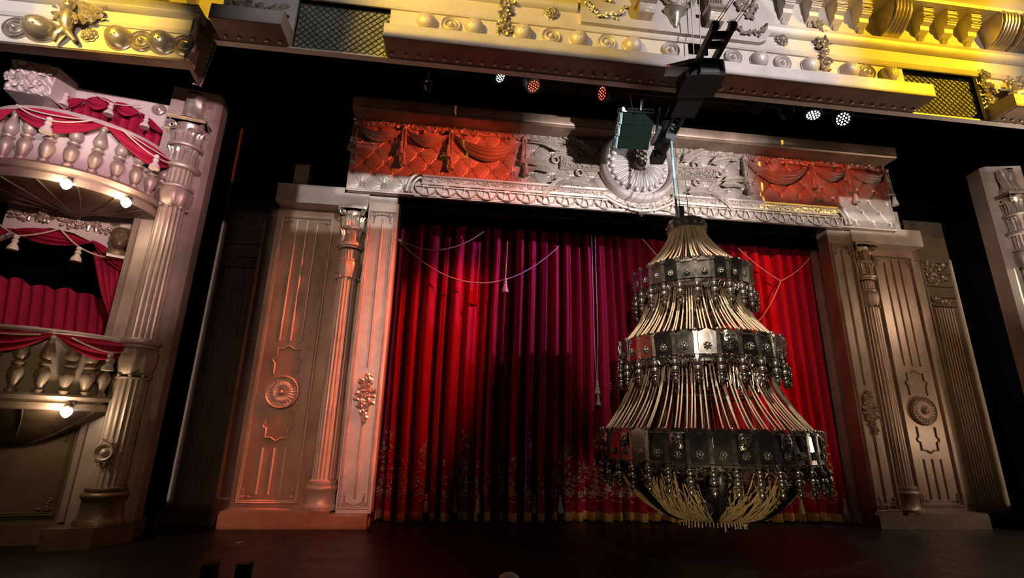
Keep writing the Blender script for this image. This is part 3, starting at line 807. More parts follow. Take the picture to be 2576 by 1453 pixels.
def make_column(label, loc, M1, M2):
    """fluted column: base, shaft, banded capital"""
    t = thing('fluted_column', label, 'column', loc)
    mb = MB()
    mb.lathe([(.30, .285), (.30, .34), (.27, .36), (.255, .40), (.25, .58), (.28, .62), (.29, .66), (.275, .69), (.245, .70), (.255, .73), (.25, .77), (.215, .79)], 32)
    mb.build('column_base', M1, t, 50)
    mb = MB()
    mb.lathe([(.205, .78), (.202, 2.0), (.195, 3.4), (.188, 5.2)], 80, rad=lambda r, z, a: r * (1 - .075 * abs(math.sin(10 * a)) ** .7))
    mb.build('fluted_shaft', M1, t, 60)
    mb = MB()
    for z, r, w in ((4.97, .225, .028), (5.30, .27, .04), (5.25, .24, .03), (5.66, .245, .035)):
        mb.lathe([(r - .06, z - w), (r - .01, z - w), (r, z - w * .4), (r, z + w * .4), (r - .015, z + w), (r - .06, z + w)], 32)
    mb.build('shaft_ring', M1, t, 50)
    mb = MB(); mb.lathe([(.20, 4.60), (.215, 4.66), (.235, 4.74), (.24, 4.84), (.235, 4.92), (.2, 4.96)], 32, rad=lambda r, z, a: r * (1 + .05 * math.cos(12 * a)))
    for k in range(12):
        a = 2 * PI * k / 12
        mb.sphere((.215 * math.cos(a), .215 * math.sin(a), 4.60), .03, seg=8, rings=5)
    mb.build('leaf_cup', M1, t, 50)
    mb = MB(); mb.lathe([(.205, 5.32), (.20, 5.66), (.20, 5.70), (.19, 5.95), (.22, 6.02), (.20, 6.05)], 28)
    for row, (z, h, w, n) in enumerate(((5.33, .34, .17, 7), (5.70, .26, .16, 8))):
        for k in range(n):
            a = 2 * PI * (k + .5 * row) / n
            acanthus(mb, Matrix.Rotation(a, 4, 'Z') @ Matrix.Translation((0, -.20, z)), h, w, .35, 8)
    cp = mb.build('capital', M2, t, 50)
    mb = MB()
    for k in range(4):
        a = PI / 4 + k * PI / 2; st = len(mb.v)
        volute(mb, (.0, 0, 0), .085, .022, 1, 1.8)
        mb.xf(Matrix.Translation((.30 * math.cos(a), .30 * math.sin(a), 6.0)) @ Matrix.Rotation(a, 4, 'Z'), st)
    mb.build('volute', M2, cp, 50)
    mb = MB(); n = 40
    def ab(u, v):
        a = 2 * PI * u; c = abs(math.cos(2 * a)) ;
        r = .30 + .10 * (1 - abs(math.cos(2 * (a)))) ** 1.5
        return (r * math.cos(a) * (1 if v < .5 else 1.03), r * math.sin(a) * (1 if v < .5 else 1.03), 6.05 + .07 * v)
    mb.grid(ab, n, 2); mb.lathe([(.001, 6.12), (.32, 6.12)], 24)
    mb.build('abacus', M2, cp, 30)
    return t
portal(-1); portal(1)
mb = MB(); mb.box(-.05, .05, 0, .25, 0, 6.4)
for s, lb in ((-1, 'thin dark edge flat between the left pilaster and the curtain'), (1, 'thin pale edge flat between the curtain and the right pilaster')):
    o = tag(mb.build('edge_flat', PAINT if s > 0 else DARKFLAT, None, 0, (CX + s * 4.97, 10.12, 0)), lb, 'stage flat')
# ================================================================== house curtain
YC = 10.45
def fold_table(x0, x1, seed):
    r = random.Random(seed); t = []; x = x0
    while x < x1:
        w = r.choice((.19, .24, .28, .34, .40, .26)) * r.uniform(.85, 1.15)
        t.append((x, w, r.uniform(.15, .24), r.uniform(-.05, .05))); x += w
    return t
FOLDS = fold_table(-1.6, 9.2, 5)
FX = [f[0] for f in FOLDS]
import bisect
def yc(x, z):
    xx = x + .035 * math.sin(z * .55 + x * .8)                       # folds drift slightly as they fall
    i = max(0, bisect.bisect_right(FX, xx) - 1)
    a, w, A, o = FOLDS[i]
    p = min(1, max(0, (xx - a) / w))
    flare = 1 + .25 * (1 - min(1, z / 5))
    q = min(1, max(0, math.sin(PI * p) * 1.5 - .38))
    return YC + .10 - A * flare * (q * q * (3 - 2 * q)) + o * math.sin(PI * p) - .012 * math.cos(2 * PI * p * 2.2 + a * 9)
def curtain(label, x0, x1, seed, tass):
    t = thing('house_curtain', label, 'curtain', ((x0 + x1) / 2, YC, 0))
    ox = (x0 + x1) / 2
    n = int((x1 - x0) / .018)
    def P(x, z, d=0): return (x - ox, yc(x, z) - YC - d, z)
    mb = MB(); mb.grid(lambda u, v: P(lerp(x0, x1, u), lerp(.10, 6.9, v)), n, 30); mb.build('cloth', VELVET, t, 60)
    mb = MB()
    def fr_(u, v):
        x = lerp(x0, x1, u); k = int(u * n)
        return P(x, lerp(.19, .015 + .012 * (k % 3), v) + .012 * math.sin(x * 9), .012 + .012 * (1 if 0 < v < .9 else 0) + .006 * (k % 2))
    mb.grid(fr_, n, 5); mb.build('bullion_fringe', FRINGE, t, 30)
    # embroidery: flower trees rising from the hem
    mb = MB(); r = random.Random(seed)
    def leaf2(x, z, a, L, w):
        ca, sa = math.cos(a), math.sin(a)
        pts = [(0, 0), (.35, .5), (.7, .35), (1, 0), (.7, -.35), (.35, -.5)]
        vs = [P(x + L * p * ca - w * q * sa, z + L * p * sa + w * q * ca, .014) for p, q in pts]
        mb.add(vs, [(0, 1, 2, 3, 4, 5)])
    def curl(x, z, R, s, w=.012):
        pts = []
        for i in range(13):
            a = i / 12 * 1.6 * PI; rr = R * (1 - .55 * i / 12)
            pts.append((x + s * rr * math.cos(a), z + rr * math.sin(a)))
        for (xa, za), (xb, zb) in zip(pts, pts[1:]):
            mb.add([P(xa, za - w, .014), P(xb, zb - w, .014), P(xb, zb + w, .014), P(xa, za + w, .014)], [(0, 1, 2, 3)])
    def rose(x, z, R):
        for q in (1, .55):
            for i in range(7):
                a = 2 * PI * i / 7 + q; leaf2(x + R * q * .6 * math.cos(a), z + R * q * .6 * math.sin(a), a + PI / 2 - .5, R * .7 * q + .01, R * .35)
    x = x0 + .12; k = 0
    while x < x1 - .1:
        H = (1.22, .62, 1.0, .70)[k % 4]; W = (.19, .34, .20, .28)[k % 4]
        curl(x - .09, .50, .07, 1); curl(x + .09, .50, .07, -1); curl(x, .43, .11, 1, .01); curl(x, .43, .11, -1, .01)
        m = int(H * 62)
        for i in range(m):
            t_ = r.random() ** 1.15; z = .47 + H * t_; w = W * (1 - t_) ** .8 + .02
            leaf2(x + r.uniform(-w, w), z, PI / 2 + r.uniform(-1.3, 1.3), r.uniform(.05, .10), r.uniform(.028, .045))
        for i in range(int(H * 4)):
            z = .55 + H * .85 * i / (H * 4); rose(x + r.uniform(-.5, .5) * W * (1 - i / (H * 4)), z, r.uniform(.035, .055))
        for i in range(3): curl(x + r.uniform(-W, W), .5 + r.uniform(.05, .35), r.uniform(.04, .06), r.choice((-1, 1)))
        x += r.uniform(.30, .40); k += 1
    xm = x1 - .12 if seed == 3 else x0 + .12                          # scroll border up the meeting edge
    z = .5
    while z < 3.2:
        curl(xm, z, .06, (-1) ** int(z * 10), .009); leaf2(xm + .03, z + .06, 1.2, .08, .03); z += .13
    o = mb.build('floral_embroidery', EMBRO, t, 0); o['kind'] = 'stuff'
    tm = tassel_mesh(.32, .042); o = None
    for xx in tass:
        lo = (xx - ox, min(yc(xx + d, .4) for d in (-.05, 0, .05)) - YC - .05, .50)
        o = tm.build('tassel', EMBRO, t, 60, lo) if o is None else put(o, t, lo)
    return t
curtain('left half of the red velvet house curtain, gold flowers above its fringed hem', -1.29, 3.60, 3, (-.35, .20, .66, 1.75, 2.28))
curtain('right half of the red velvet house curtain, behind the chandelier', 3.64, 8.53, 9, (4.3, 5.3, 6.4, 7.4, 8.35))
mb = MB(); mb.grid(lambda u, v: (lerp(-1.28, 8.52, u), 10.03 + .02 * math.sin(u * 160), lerp(5.98, 7.4, v)), 400, 4)
tag(mb.build('black_border', BLACK, None, 60), 'black border cloth hanging behind the header above the red curtain', 'drape')
# hanging ropes in front of the curtain
YR = 10.15
def ropes(name, label, lines, tassels=(), r=.014):
    t = thing(name, label, 'rope', lines[0][0])
    o0 = Vector(lines[0][0])
    mb = MB()
    for L in lines: mb.tube([Vector(p) - o0 for p in L], r, 6)
    mb.build('cord', ROPE, t, 60)
    q = None
    for p, l in tassels:
        q = tassel_mesh(l, l * .16).build('tassel', TASSELM, t, 60, Vector(p) - o0)
ropes('swag_rope', 'pale rope swagged from the left pilaster with one tassel at its middle', [sag((-1.33, YR, 5.66), (2.25, YR, 5.72), .95, 30), [(1.08, YR, 5.75), (1.05, YR, 4.86)]], (((1.05, YR - .02, 4.88), .32),))
ropes('swag_rope', 'short upper pale rope swagged from the left pilaster', [sag((-1.33, YR, 5.66), (.55, YR, 5.95), .36, 24)])
ropes('pull_cord', 'pair of long pale pull cords hanging at the meeting edge of the curtain', [[(3.00, YR, 6.2), (3.00, YR, 3.5), (3.03, YR, 2.75)], [(3.08, YR, 6.2), (3.08, YR, 3.6), (3.04, YR, 2.75)], [(3.03, YR, 2.75), (3.03, YR, 2.45)]], (((3.03, YR - .02, 2.76), .28), ((3.04, YR - .03, 2.47), .22)), .009)
ropes('swag_rope', 'pale rope looped across the red curtain right of the chandelier', [sag((6.55, YR, 5.95), (7.52, YR, 5.20), .06), sag((7.52, YR, 5.20), (8.35, YR, 5.82), .06), sag((7.52, YR, 5.20), (6.7, YR, 4.10), .12), [(6.7, YR, 4.10), (5.6, YR, 4.0)]])
ropes('swag_rope', 'pale rope end showing just left of the chandelier top', [[(4.05, YR, 6.2), (4.65, YR, 5.5)]])
# ================================================================== chandelier
KX, KY = 4.28, 8.2
kd = thing('chandelier', 'huge tiered chandelier of beaded strands, mirrors and silver pendants hanging over the stage', 'chandelier', (KX, KY, .35))
def kz(z): return z - .35
def pendant_mesh(s=1.):
    mb = MB()
    mb.box(-.022 * s, .022 * s, -.012, .012, -.05 * s, .0)
    mb.sphere((0, 0, -.10 * s), .055 * s, seg=12, rings=8); mb.sphere((0, 0, -.205 * s), .064 * s, 1, 1, .95, 12, 8)
    mb.lathe([(.02 * s, -.27 * s), (.06 * s, -.275 * s), (.06 * s, -.295 * s), (.03 * s, -.31 * s), (.045 * s, -.35 * s), (.001, -.42 * s)], 10)
    return mb
def mirror_mesh(w, h, pt):
    mb = MB()
    mb.prism([(-w / 2, 0), (w / 2, 0), (w / 2, h), (0, h + pt), (-w / 2, h)], -.012, .0)
    return mb
def boss_mesh(r):
    mb = MB(); mb.sphere((0, -.02, 0), r * .45, seg=8, rings=6)
    for k in range(7):
        a = 2 * PI * k / 7; mb.sphere((r * .7 * math.cos(a), -.015, r * .7 * math.sin(a)), r * .33, seg=7, rings=5)
    return mb
def mask_mesh(s):
    mb = MB()
    def g(x, z, cx, cz, sx, sz, h): return h * math.exp(-((x - cx) / sx) ** 2 - ((z - cz) / sz) ** 2)
    def f(u, v):
        x = (u - .5) * 2; z = (v - .5) * 2
        q = max(0, 1 - (x * x * .9 + z * z * .75)) ** .5
        h = .5 * q
        for sg in (-1, 1):
            h += g(x, z, sg * .38, .42, .28, .10, .22) - g(x, z, sg * .36, .18, .20, .13, .2) + g(x, z, sg * .45, -.12, .2, .2, .18) + g(x, z, sg * .4, -.42, .3, .07, .14)
        h += g(x, z, 0, .05, .12, .3, .3) + g(x, z, 0, -.08, .2, .1, .12) - g(x, z, 0, -.42, .26, .06, .2) + g(x, z, 0, -.66, .2, .12, .12)
        return (x * s * .5, -.02 - h * s * .35, z * s * .6)
    mb.grid(f, 28, 32)
    return mb
def ring_tier(name, R, zt, zb, n, pts, seed, masks=(), prow=0.):
    """mirror ring with straps, bosses and a row of pendants"""
    mb = MB()
    H = zt - zb
    for z in (zt - .02, zb + .02, zb - .03): mb.tube([(( R - .02) * math.cos(a), (R - .02) * math.sin(a), kz(z)) for a in [2 * PI * i / 72 for i in range(72)]], .018, 6, closed=True)
    mb.lathe([(R - .05, kz(zb - .10)), (R - .05, kz(zb - .02))], 96)
    r = random.Random(seed)
    for i in range(n * 5):                                            # tangled filigree along the lower hoop
        a = r.uniform(0, 2 * PI); z = zb - r.uniform(.0, .16)
        mb.tube([((R - .03) * math.cos(a + q), (R - .03) * math.sin(a + q), kz(z + .05 * math.sin(q * 60 + i))) for q in (0, .03, .06, .09)], .007, 4)
    tr = mb.build(name, DULLMET, kd, 50)
    mb = MB()
    for i in range(n * 9):
        a = r.uniform(0, 2 * PI); z = zb - r.uniform(.0, .15); l = r.uniform(.03, .09); q = R - .02 + r.uniform(-.02, .02)
        mb.tube([((q) * math.cos(a + t * l), q * math.sin(a + t * l), kz(z - .05 * math.sin(t * 5 + i))) for t in (0, .35, .7, 1)], .008, 4)
        if i % 3 == 0: mb.sphere((q * math.cos(a), q * math.sin(a), kz(z)), .016, seg=6, rings=4)
    o = mb.build('filigree_fringe', DULLMET, tr, 50); o['kind'] = 'stuff'
    w = 2 * PI * R / n
    ms, bs, ps, st = (mirror_mesh(w * .80, H, pts).build('mirror_panel', MIRROR, tr, 0), boss_mesh(w * .20).build('flower_boss', BEADSIL, tr, 60),
                      pendant_mesh(1.0).build('bead_pendant', BEADSIL, tr, 60), None)
    mb = MB(); mb.box(-.028, .028, -.022, 0, 0, H * 1.0); mb.sphere((0, -.02, H + .035), .034, seg=10, rings=6); mb.box(-.035, .035, -.04, 0, H - .02, H + .02)
    ss = mb.build('strap', BEADSIL, tr, 40)
    for i in range(n):
        a = 2 * PI * (i + prow) / n
        def at(o, first, aa, rr, z):
            q = o if first else put(o, tr)
            q.location = (rr * math.cos(aa), rr * math.sin(aa), kz(z)); q.rotation_euler = (0, 0, aa + PI / 2); return q
        m_ = at(ms, i == 0, a, R, zb)
        m_.rotation_euler = (r.uniform(-.12, .16), r.uniform(-.03, .03), a + PI / 2 + r.uniform(-.10, .10))
        at(bs, i == 0, a, R + .012, zb + H * (.36 if H < .36 else .28))
        at(ss, i == 0, a + PI / n, R + .008, zb)
        at(ps, i == 0, a + PI / n, R + .03, zb - .02)
        if i in masks:
            mk = mask_mesh(w * .62).build('face_mask', BEADSIL, tr, 60)
            at(mk, True, a, R + .015, zb + H * .70)
    return tr
# which panel faces us: the direction towards the camera is about 242 degrees
ring_tier('upper_mirror_ring', 1.0, 4.50, 4.17, 24, .055, 1)
ring_tier('middle_mirror_ring', 1.33, 3.20, 2.87, 26, .055, 2, (19,))
ring_tier('lower_mirror_ring', 1.68, 1.73, 1.32, 36, .06, 3, (16, 18, 20, 23, 26, 28, 31))
# crown drum
mb = MB(); mb.lathe([(.30, kz(5.36)), (.345, kz(5.36)), (.345, kz(5.57)), (.30, kz(5.58)), (.12, kz(5.59)), (.001, kz(5.59))], 16)
cw = mb.build('crown_drum', BEADSIL, kd, 20)
mb = MB(); mb.lathe([(.35, kz(5.355)), (.36, kz(5.365)), (.36, kz(5.375)), (.35, kz(5.38))], 32); mb.build('crown_rim', STRAW, cw, 40)
bm = MB(); bm.sphere((0, 0, 0), .035, 1, .7, 1, 10, 6); g = None
for i in range(16):
    a = 2 * PI * i / 16; g = bm.build('gem', BEADSIL, cw, 50) if g is None else put(g, cw)
    g.location = (.35 * math.cos(a), .35 * math.sin(a), kz(5.47))
mb = MB()
for a in (0, PI / 2, PI, 3 * PI / 2):
    c = (.2 * math.cos(a), .2 * math.sin(a)); mb.tube([(c[0] + .045 * math.cos(q), c[1], kz(5.62) + .055 * math.sin(q)) for q in [i / 12 * 2 * PI for i in range(12)]], .01, 6, closed=True)
mb.build('lifting_ring', GREYMETAL, cw, 60)
mb = MB(); mb.tube([(0, 0, kz(.5)), (0, 0, kz(5.5))], .035, 8)
for z, q in ((4.0, .72), (3.62, .50), (2.6, 1.0), (2.3, .8), (1.1, 1.35), (.62, .72)): mb.tube([(q * math.cos(a), q * math.sin(a), kz(z)) for a in [2 * PI * i / 48 for i in range(48)]], .018, 6, closed=True)
for z, q in ((4.15, .98), (2.85, 1.3), (1.3, 1.64)):
    for k in range(6):
        a = k * PI / 3; mb.tube([(0, 0, kz(z)), (q * math.cos(a), q * math.sin(a), kz(z))], .014, 5)
mb.build('inner_frame', DULLMET, kd, 50)
# beaded strands
def strand(a, tab, jit=0., tw=0.):
    n = 14; (z0, _), (z1, _) = tab[0], tab[-1]
    pts = []
    for i in range(n + 1):
        t = i / n; z = lerp(z0, z1, t)
        rr = lerp(tab[0][1], tab[-1][1], t ** 2.1 * .72 + t * .28) + jit * math.sin(PI * t)
        pts.append((rr * math.cos(a + tw * t), rr * math.sin(a + tw * t), kz(z)))
    return pts
FACE = math.radians(242)
back = MB()
for (z0, r0, z1, r1, n) in ((5.40, .30, 4.57, .93, 90), (4.22, .74, 3.27, 1.25, 116), (2.95, 1.06, 1.78, 1.62, 108)):
    r = random.Random(n); cnt = 0
    for i in sorted(range(n), key=lambda i: -math.cos(2 * PI * i / n - FACE)):
        a = 2 * PI * (i + r.uniform(-.28, .28)) / n
        if r.random() < .05: continue
        p = strand(a, ((z0, r0), (z1, r1)), r.uniform(-.03, .03), r.uniform(-.03, .03))
        if cnt < (26 if n == 90 else 36):
            mb = MB(); mb.tube(p, .011, 6); mb.build('bead_strand', CREAM, kd, 60); cnt += 1
        else: back.tube(p, .011, 5)
o = back.build('bead_strands', CREAM, kd, 60); o['kind'] = 'stuff'
# short glass fringes inside the tiers
for z, q, L, n in ((4.10, .74, .42, 90), (2.75, 1.04, .34, 110)):
    mb = MB(); r = random.Random(n)
    for i in range(n):
        a = 2 * PI * i / n; l = L * r.uniform(.5, 1.1); zz = z - r.uniform(0, .06)
        mb.tube([(q * math.cos(a), q * math.sin(a), kz(zz)), (q * math.cos(a), q * math.sin(a), kz(zz - l))], r.choice((.007, .012, .016)), 5)
        if i % 4 == 0: mb.sphere((q * math.cos(a), q * math.sin(a), kz(zz - l)), .028, seg=7, rings=5)
    o = mb.build('glass_drop_fringe', BEADSIL, kd, 40); o['kind'] = 'stuff'
# straw basket with black plumes below the lowest ring
mb = MB(); r = random.Random(77)
def bowl(t): return (lerp(1.50, .50, t ** 1.35), lerp(1.24, .42, 1 - (1 - t) ** 1.7))
for i in range(420):
    a = r.uniform(0, 2 * PI); da = r.uniform(-.35, .35); t0 = r.uniform(0, .35); t1 = r.uniform(.7, 1)
    k = r.uniform(.92, 1.0)
    p = [(bowl(lerp(t0, t1, s))[0] * k * math.cos(a + da * s), bowl(lerp(t0, t1, s))[0] * k * math.sin(a + da * s), kz(bowl(lerp(t0, t1, s))[1])) for s in [j / 7 for j in range(8)]]
    mb.tube(p, r.uniform(.006, .011), 4)
o = mb.build('straw_basket', STRAW, kd, 60); o['kind'] = 'stuff'
mb = MB()
for i in range(60):
    a = 2 * PI * i / 60; l = r.uniform(.06, .14)
    mb.tube([(.52 * math.cos(a), .52 * math.sin(a), kz(.44)), (.53 * math.cos(a), .53 * math.sin(a), kz(.44 - l))], r.choice((.008, .013)), 5)
mb.tube([(.52 * math.cos(a), .52 * math.sin(a), kz(.45)) for a in [2 * PI * i / 40 for i in range(40)]], .02, 6, closed=True)
o = mb.build('bottom_fringe', STRAW, kd, 50); o['kind'] = 'stuff'
mb = MB(); r = random.Random(8)
def plume(t): q = bowl(.10 + .88 * t); return Vector((q[0] + .03, 0, kz(q[1])))
mb.tube([plume(i / 14) for i in range(15)], .016, 6)
for i in range(36):
    t = .02 + .95 * i / 35; p = plume(t); w = .24 * math.sin(PI * (.12 + .80 * t)) ** .8
    for sd in (-1, 1):
        e = p + Vector((.02, sd * w, .16 * r.uniform(.6, 1.2))); m_ = p.lerp(e, .5) + Vector((.05, 0, .05))
        mb.tube([p, m_, e], [.018, .020, .006], 5)
pl = None
for k in range(7):
    pl = mb.build('feather_plume', FEATHER, kd, 60) if pl is None else put(pl, kd)
    pl.rotation_euler = (0, 0, FACE + .10 + 2 * PI * k / 7)

# ================================================================== hoist track, speaker, lamps
ht = thing('hoist_track', 'black steel chandelier hoist track running from the house towards the stage', 'hoist', (3.72, 5.5, 7.5), -.132)
mb = MB()
for x in (-.13, .13):
    mb.box(x - .035, x + .035, .0, .8, -.06, .06); mb.lathe([(.06, -.05), (.075, -.03), (.075, .03), (.06, .05)], 14, (x, 0, 0), M=Matrix.Rotation(PI / 2, 3, 'Y'))
for y in (.16, .36, .72): mb.box(-.13, .13, y - .03, y + .03, -.05, .05)
mb.build('ladder_frame', BLACKMETAL, ht, 20)
mb = MB(); mb.bevbox(-.24, .34, .74, 1.35, -.20, .12, .05); mb.box(-.30, -.22, .8, 1.3, -.24, .05); mb.box(-.2, .25, 1.35, 2.0, -.14, .10)
mb.build('winch_housing', BLACKMETAL, ht, 20)
mb = MB(); mb.box(-.10, .20, .70, .76, -.21, -.05); mb.box(-.62, -.26, .72, .95, -.10, -.06); mb.tube([(-.62, .74, -.08), (-.2, .66, -.02)], .03, 6); mb.build('winch_bracket', GREYMETAL, ht, 20)
mb = MB()
for x in (-.10, .10):
    for z in (-.05, .07): mb.tube([(x, 1.9, z), (x, 3.35, z)], .032, 8)
for k in range(7):
    y = 1.95 + .2 * k; mb.tube([(-.10, y, -.05), (.10, y + .1, -.05)], .014, 5); mb.tube([(-.10, y, .07), (-.10, y + .1, -.05)], .014, 5); mb.tube([(.10, y, .07), (.10, y + .1, -.05)], .014, 5)
mb.box(-.26, -.12, 2.2, 2.75, -.06, .02)
mb.build('track_truss', BLACKMETAL, ht, 40)
mb = MB(); mb.lathe([(.001, -.3), (.09, -.3), (.10, -.26), (.10, .26), (.09, .3), (.001, .3)], 18, (-.05, 2.96, -.16), M=Matrix.Rotation(PI / 2, 3, 'X')); mb.box(-.22, .05, 3.1, 3.4, -.30, -.12); mb.build('hoist_motor', BLACKMETAL, ht, 40)
mb = MB(); mb.prism([(-.10, -.16), (.06, -.22), (.14, -.05), (.10, .16), (-.06, .18)], 2.62, 2.70); mb.box(-.3, -.24, 2.4, 3.0, -.1, -.04); mb.tube([(-.28, 2.3, .3), (-.22, 3.0, -.1)], .025, 6); mb.tube([(-.1, 2.3, .3), (-.22, 3.0, -.1)], .02, 6)
mb.build('pulley_plate', GREYMETAL, ht, 20)
for k, (dx, e, lb) in enumerate(((-.13, (3.95, 3.9, 8.1), 'steel hoist cable from the left pulley of the black track'), (-.09, (4.02, 3.9, 8.1), 'second steel hoist cable beside the left pulley of the black track'), (.13, (4.25, 3.9, 8.1), 'steel hoist cable from the right pulley of the black track'), (.18, (4.33, 3.9, 8.1), 'outermost right steel hoist cable above the black track'))):
    mb = MB(); p0 = (3.72 + dx, 5.5, 7.54); mb.tube([p0, e], .007, 5); mb.tube([p0, (p0[0] + .15, 6.3, 7.55)], .007, 5)
    tag(mb.build('hoist_cable', GREYMETAL, None, 60), lb, 'cable')
for k, (a, b, lb) in enumerate((((4.05, 6.95, 8.1), (4.10, 6.9, 10.2), 'pale wire rope running up from the cornice beam left of the track'), ((4.18, 6.95, 8.1), (4.28, 6.9, 10.2), 'second pale wire rope running up from the cornice beam, nearer the track'))):
    mb = MB(); mb.tube([a, b], .009, 5); tag(mb.build('wire_rope', ROPE, None, 60), lb, 'cable')
mb = MB(); n = 60
mb.tube([(4.09, 8.15, lerp(5.58, 7.35, i / n)) for i in range(n + 1)], [.022 + .004 * (i % 2) for i in range(n + 1)], 8)
tag(mb.build('sling_rope', ROPETEAL, None, 60), 'teal braided sling rope from the track down to the chandelier crown', 'rope')
for x, lb in ((4.20, 'thin left suspension wire above the chandelier crown'), (4.36, 'thin right suspension wire above the chandelier crown')):
    mb = MB(); mb.tube([(x - .02, 8.2, 5.63), (x, 8.2, 7.3)], .008, 5)
    if x < 4.3: mb.box(x - .06, x + .04, 8.15, 8.25, 5.68, 5.90)
    tag(mb.build('suspension_wire', GREYMETAL, None, 60), lb, 'cable')

sp = thing('line_array_speaker', 'hanging dark-grilled line-array loudspeaker with sides coloured teal-lit in front of the medallion', 'loudspeaker', (3.33, 8.2, 7.08), 0)
sp.rotation_euler = (.55, 0, -.04)
cabm = MB()
cabm.add([(-.33, -.02, 0), (.31, -.02, 0), (.31, -.02, .215), (-.33, -.02, .215), (-.30, .36, .02), (.28, .36, .02), (.28, .36, .195), (-.30, .36, .195)], [(0, 1, 2, 3), (4, 7, 6, 5), (0, 4, 5, 1), (3, 2, 6, 7), (0, 3, 7, 4), (1, 5, 6, 2)])
grm = MB(); grm.bevbox(-.30, .315, -.055, -.015, -.002, .221, .008); grm.box(-.11, -.105, -.06, -.05, .01, .2); grm.box(.10, .105, -.06, -.05, .01, .2)
rgm = MB()
for z in (.02, .2): rgm.lathe([(.001, -.03), (.016, -.03), (.016, .03), (.001, .03)], 8, (-.35, .02, z), M=Matrix.Rotation(PI / 2, 3, 'Y'))
rgm.box(-.345, -.325, .0, .05, .02, .2); rgm.box(-.35, -.32, .18, .25, .06, .14)
c0_ = None
for k in range(3):
    lo = (-.012 * (2 - k), .02 * (2 - k) ** 1.4, .222 * k); ro = (.04 * (2 - k), 0, 0)
    if c0_ is None:
        c0_ = cabm.build('cabinet', SPKTEAL, sp, 20, lo); g_ = grm.build('grille', BLACKGRILLE, c0_, 20); h_ = rgm.build('rigging_pin', GREYMETAL, c0_, 40); c0_.rotation_euler = ro
    else:
        q = put(c0_, sp, lo, ro); put(g_, q); put(h_, q)
mb = MB(); mb.box(-.33, -.27, -.03, .34, .68, .76); mb.box(-.33, .31, .0, .05, .68, .71); mb.tube([(-.2, .05, .74), (.31, .05, .76)], .02, 6); mb.tube([(-.1, .05, .72), (-.14, .2, 1.0)], .012, 6); mb.tube([(.05, .0, .72), (.05, .03, .92)], .03, 6); mb.tube([(.31, .02, .74), (.36, .03, .3)], .012, 6)
mb.build('flying_frame', GREYMETAL, sp, 40)

tr = thing('lighting_truss', 'dim steel lighting truss with lamps between the cornice and the header', 'truss', (3.7, 8.45, 8.72))
mb = MB()
for y in (-.15, .15):
    for z in (0, .3): mb.tube([(-5.5, y, z), (5.8, y, z)], .025, 6)
for k in range(26):
    x = -5.3 + .42 * k; mb.tube([(x, -.15, 0), (x + .21, -.15, .3), (x + .42, -.15, 0)], .012, 5); mb.tube([(x, -.15, 0), (x + .21, .15, 0), (x + .42, -.15, 0)], .012, 5)
mb.build('truss_bars', BLACKMETAL, tr, 40)
def lamp(label, x, z, d, r, lens, y=8.3, body=BLACKMETAL):
    t = thing('stage_lamp', label, 'stage light', (x, y, z))
    d = Vector(d).normalized(); M = d.to_track_quat('Z', 'Y').to_matrix()
    mb = MB(); mb.lathe([(.001, -.26), (r * .55, -.26), (r * .7, -.20), (r * .95, -.10), (r, 0), (r * 1.05, .0), (r * 1.05, .03), (r * .95, .03)], 24, M=M)
    for k in range(5): mb.lathe([(r * .72, -.19 + .025 * k), (r * 1.0, -.19 + .025 * k), (r * 1.0, -.182 + .025 * k), (r * .72, -.182 + .025 * k)], 24, M=M)
    mb.build('housing', body, t, 40)
    mb = MB(); mb.lathe([(.001, .02), (r * .95, .015)], 24, M=M); ln = mb.build('lens', lens, t, 0)
    if lens in (LEDW, LEDR):
        mb = MB()
        for q, n in ((.0, 1), (.36, 6), (.68, 12)):
            for k in range(n):
                a = 2 * PI * k / n; p = M @ Vector((r * q * math.cos(a), r * q * math.sin(a), .022)); mb.sphere(p, r * .11, seg=8, rings=5)
        mb.build('led_cell', lens, ln, 60)
    mb = MB(); s_ = M @ Vector((1, 0, 0)); a = s_ * (r * 1.12); top = Vector((0, 0, r * 1.25 + .08))
    mb.tube([a, a + top, -a + top, -a], .014, 6); mb.tube([top, top + Vector((0, 0, .2))], .018, 6); mb.build('yoke', GREYMETAL, t, 40)
    return t
lamp('bright white lamp tilted down, first of the lit lamps from the left above the header', .64, 8.53, (.55, -.35, -.75), .13, LEDW)
lamp('grey LED lamp with glowing red dotted face above the left half of the header', 1.32, 8.40, (.30, -.42, -.85), .15, LEDR, body=GREYMETAL)
lamp('unlit pink-faced round lamp above the header', 2.06, 8.45, (-.55, -.6, -.55), .13, LEDP)
lamp('narrow glowing red lamp seen almost edge-on beside the hanging loudspeaker', 2.78, 8.38, (-.98, -.25, -.25), .17, LEDR)
lamp('unlit amber-faced round lamp right of the hoist track', 6.13, 8.40, (-.15, -.5, -.85), .13, GELAMB)
lamp('dim bluish lamp turned away, left of the two bright white lamps on the right', 6.85, 8.32, (.75, .2, -.6), .13, LEDP)
lamp('bright white lamp tilted left and seen edge-on, right half of the truss', 7.45, 8.40, (-.25, -.05, -.9), .17, LEDW)
lamp('dazzling round white LED lamp farthest right on the truss', 8.15, 8.35, (-.95, -.65, -.45), .17, LEDW)
lamp('tiny red-lit lamp far left above the header', -.76, 8.10, (-.3, -.8, -.4), .06, LEDP)
# things at the front of the stage
for x, lb in ((-2.02, 'small black upright block at the front edge of the stage, left one'), (-1.72, 'small black upright block at the front edge of the stage, right one')):
    pass
mb = MB(); mb.add([(-.05, 0, .004), (.01, -.01, .003), (.035, .05, .012), (-.02, .06, .005)], [(0, 1, 2, 3)])
